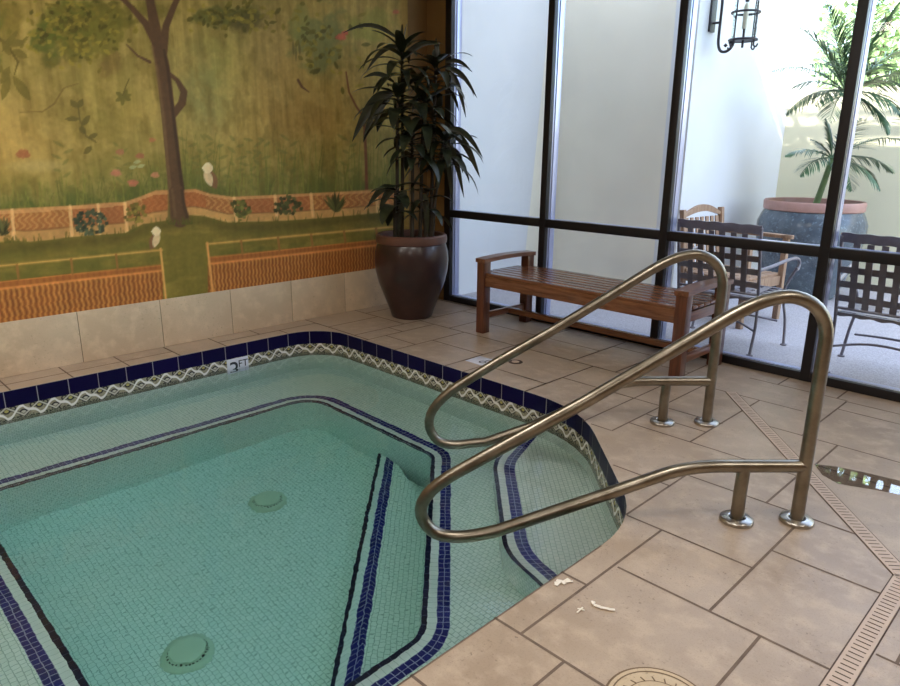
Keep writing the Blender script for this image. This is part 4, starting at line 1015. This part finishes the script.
# flakes of white paint
def flake(px, py, parts, label):
    p = at_z(px, py, 0); b = MB()
    for (pts, w) in parts:
        pts = [Vector((x*.7071-y*.7071, x*.7071+y*.7071, 0)) for x, y in pts]      # x runs across the view, y away from it
        for a, e in zip(pts[:-1], pts[1:]):
            h = rng.uniform(.003, .006); b.bar((a.x, a.y, .002), (e.x, e.y, .002+h*.3), w*rng.uniform(.8, 1.2), .003, .0008)
    o = b.build('paint_flake', M_flake, None, smooth=False, loc=(float(p[0]), float(p[1]), .0015)); tag(o, label, 'debris', 'white flakes on the deck')
flake(562, 583, [([(-.028, -.02), (-.01, .0), (.012, .004), (.03, .018)], .016), ([(-.02, .012), (0, .002), (.01, -.012)], .014), ([(-.03, -.002), (-.012, -.004)], .01), ([(.015, .002), (.042, .004)], .006)], 'ragged white paint flake by the pool edge, in the narrow stone course')
flake(600, 608, [([(-.022, .035), (-.02, .012), (.0, .0), (.03, -.012), (.05, -.016)], .011), ([(-.026, .022), (-.012, .028)], .008)], 'long white L-shaped paint flake on a large deck stone')
flake(580, 611, [([(-.014, -.014), (0, .0), (.012, .014)], .006), ([(-.008, .008), (.008, .004), (.014, -.004)], .006)], 'tiny crumbled flake on the deck beside the L-shaped one')
# wet patch that mirrors the bright patio
pd = [at_z(x, y, 0) for x, y in [(814, 464), (838, 467), (862, 472), (905, 482), (905, 496), (880, 491), (856, 487), (838, 484), (822, 475)]]
c0 = sum(pd)/len(pd); b = MB(); pts = fillet([tuple((p-c0)[:2]) for p in pd], [.02]*len(pd), 3); pts = clean(pts)
b.prism([tuple(q) for q in pts][::-1], .0012, .0020)
o = b.build('puddle', M_puddle, None, smooth=False, loc=(float(c0[0]), float(c0[1]), 0)); tag(o, 'thin puddle of water on the deck by the drain channel, reflecting the patio', 'puddle')

# ------------------------------------------------------------------ TREES BEYOND THE WALL
def tree(label, x, y, h, r, n, seed):
    t = thing('garden_tree', label, 'tree', (x, y, -.02), 0, 'trees beyond the patio wall'); rr = np.random.RandomState(seed)
    b = MB(); b.tube(smooth_path([(0, 0, 0), (.1, .05, h*.3), (-.05, .1, h*.6), (.05, 0, h*.85)], 5), [.16-.1*k/15 for k in range(16)], 8)
    for k in range(7):
        a = k*2.4; z = h*(.4+.06*k); b.tube(smooth_path([(0, 0, z), (.4*r*math.cos(a), .4*r*math.sin(a), z+.25), (.8*r*math.cos(a), .8*r*math.sin(a), z+.6)], 4), [.05-.035*i/8 for i in range(9)], 6)
    b.build('trunk', M_bark, t)
    b = MB()
    for k in range(n):
        v = rr.normal(size=3); v /= np.linalg.norm(v); q = rr.rand()**.4; c = np.array([0, 0, h*.72])+v*q*np.array([r, r, h*.34])*(1+.25*math.sin(5*v[0]+3*v[2]+seed))
        d = rr.normal(size=3); d[2] -= .4; d /= np.linalg.norm(d); s = np.cross(d, rr.normal(size=3)); s /= np.linalg.norm(s); L = rr.uniform(.10, .2); w = L*.28
        nn = np.cross(d, s)*w*.3
        b.add([c, c+d*L*.5-s*w+nn, c+d*L*.5, c+d*L*.5+s*w+nn, c+d*L], [(0, 1, 2), (0, 2, 3), (1, 4, 2), (2, 4, 3)])
    b.build('foliage', M_tree, t)
tree('leafy green tree beyond the patio wall, left of the palm fronds', -3.5, 12.8, 4.2, 1.1, 2600, 3)
tree('leafy green tree beyond the patio wall, behind the palm at the right edge', -.2, 15.0, 5.6, 1.5, 3000, 5)

# ------------------------------------------------------------------ LIGHT
W = bpy.data.worlds.new('sky'); S.world = W; W.use_nodes = True; nt = W.node_tree; nt.nodes.clear()
sk = nt.nodes.new('ShaderNodeTexSky'); sk.sky_type = 'NISHITA'; sk.sun_disc = False; sk.sun_elevation = math.radians(37); sk.sun_rotation = math.radians(200); sk.dust_density = 2.0
bg = nt.nodes.new('ShaderNodeBackground'); bg.inputs[1].default_value = 2.25; wo = nt.nodes.new('ShaderNodeOutputWorld')
mxs = nt.nodes.new('ShaderNodeMix'); mxs.data_type = 'RGBA'; mxs.inputs[0].default_value = .5; mxs.inputs[7].default_value = (1.0, .97, .93, 1)
nt.links.new(sk.outputs[0], mxs.inputs[6]); nt.links.new(mxs.outputs[2], bg.inputs[0]); nt.links.new(bg.outputs[0], wo.inputs[0])
sd = Vector((-.35, .69, -.57)).normalized()
su = bpy.data.lights.new('sun', 'SUN'); su.energy = 14.0; su.angle = math.radians(.7); su.color = (1, .95, .86); so = bpy.data.objects.new('sun', su); C.objects.link(so)
so.rotation_euler = sd.to_track_quat('-Z', 'Y').to_euler()
def ceiling_lamp(x, y, e, sx=.9, sy=.9, col=(1, .95, .88)):
    l = bpy.data.lights.new('ceiling_lamp', 'AREA'); l.shape = 'RECTANGLE'; l.size = sx; l.size_y = sy; l.energy = e; l.color = col
    o = bpy.data.objects.new('ceiling_lamp', l); C.objects.link(o); o.location = (x, y, 3.385)
for x, y, e in [(-3.3, .6, 52), (-1.0, 1.6, 38), (1.3, 2.6, 32), (-3.3, -2.2, 46), (.6, -1.6, 36)]: ceiling_lamp(x, y, e)

S.view_settings.view_transform = 'Standard'; S.view_settings.look = 'None'; S.view_settings.exposure = 0.0; S.view_settings.gamma = 1.0
S.view_settings.use_curve_mapping = False
cy = S.cycles
cy.max_bounces = 12; cy.diffuse_bounces = 5; cy.glossy_bounces = 5; cy.transmission_bounces = 10; cy.transparent_max_bounces = 16; cy.volume_bounces = 0
cy.caustics_refractive = True; cy.caustics_reflective = False; cy.blur_glossy = 1.0; cy.sample_clamp_indirect = 6.0
cy.use_denoising = True
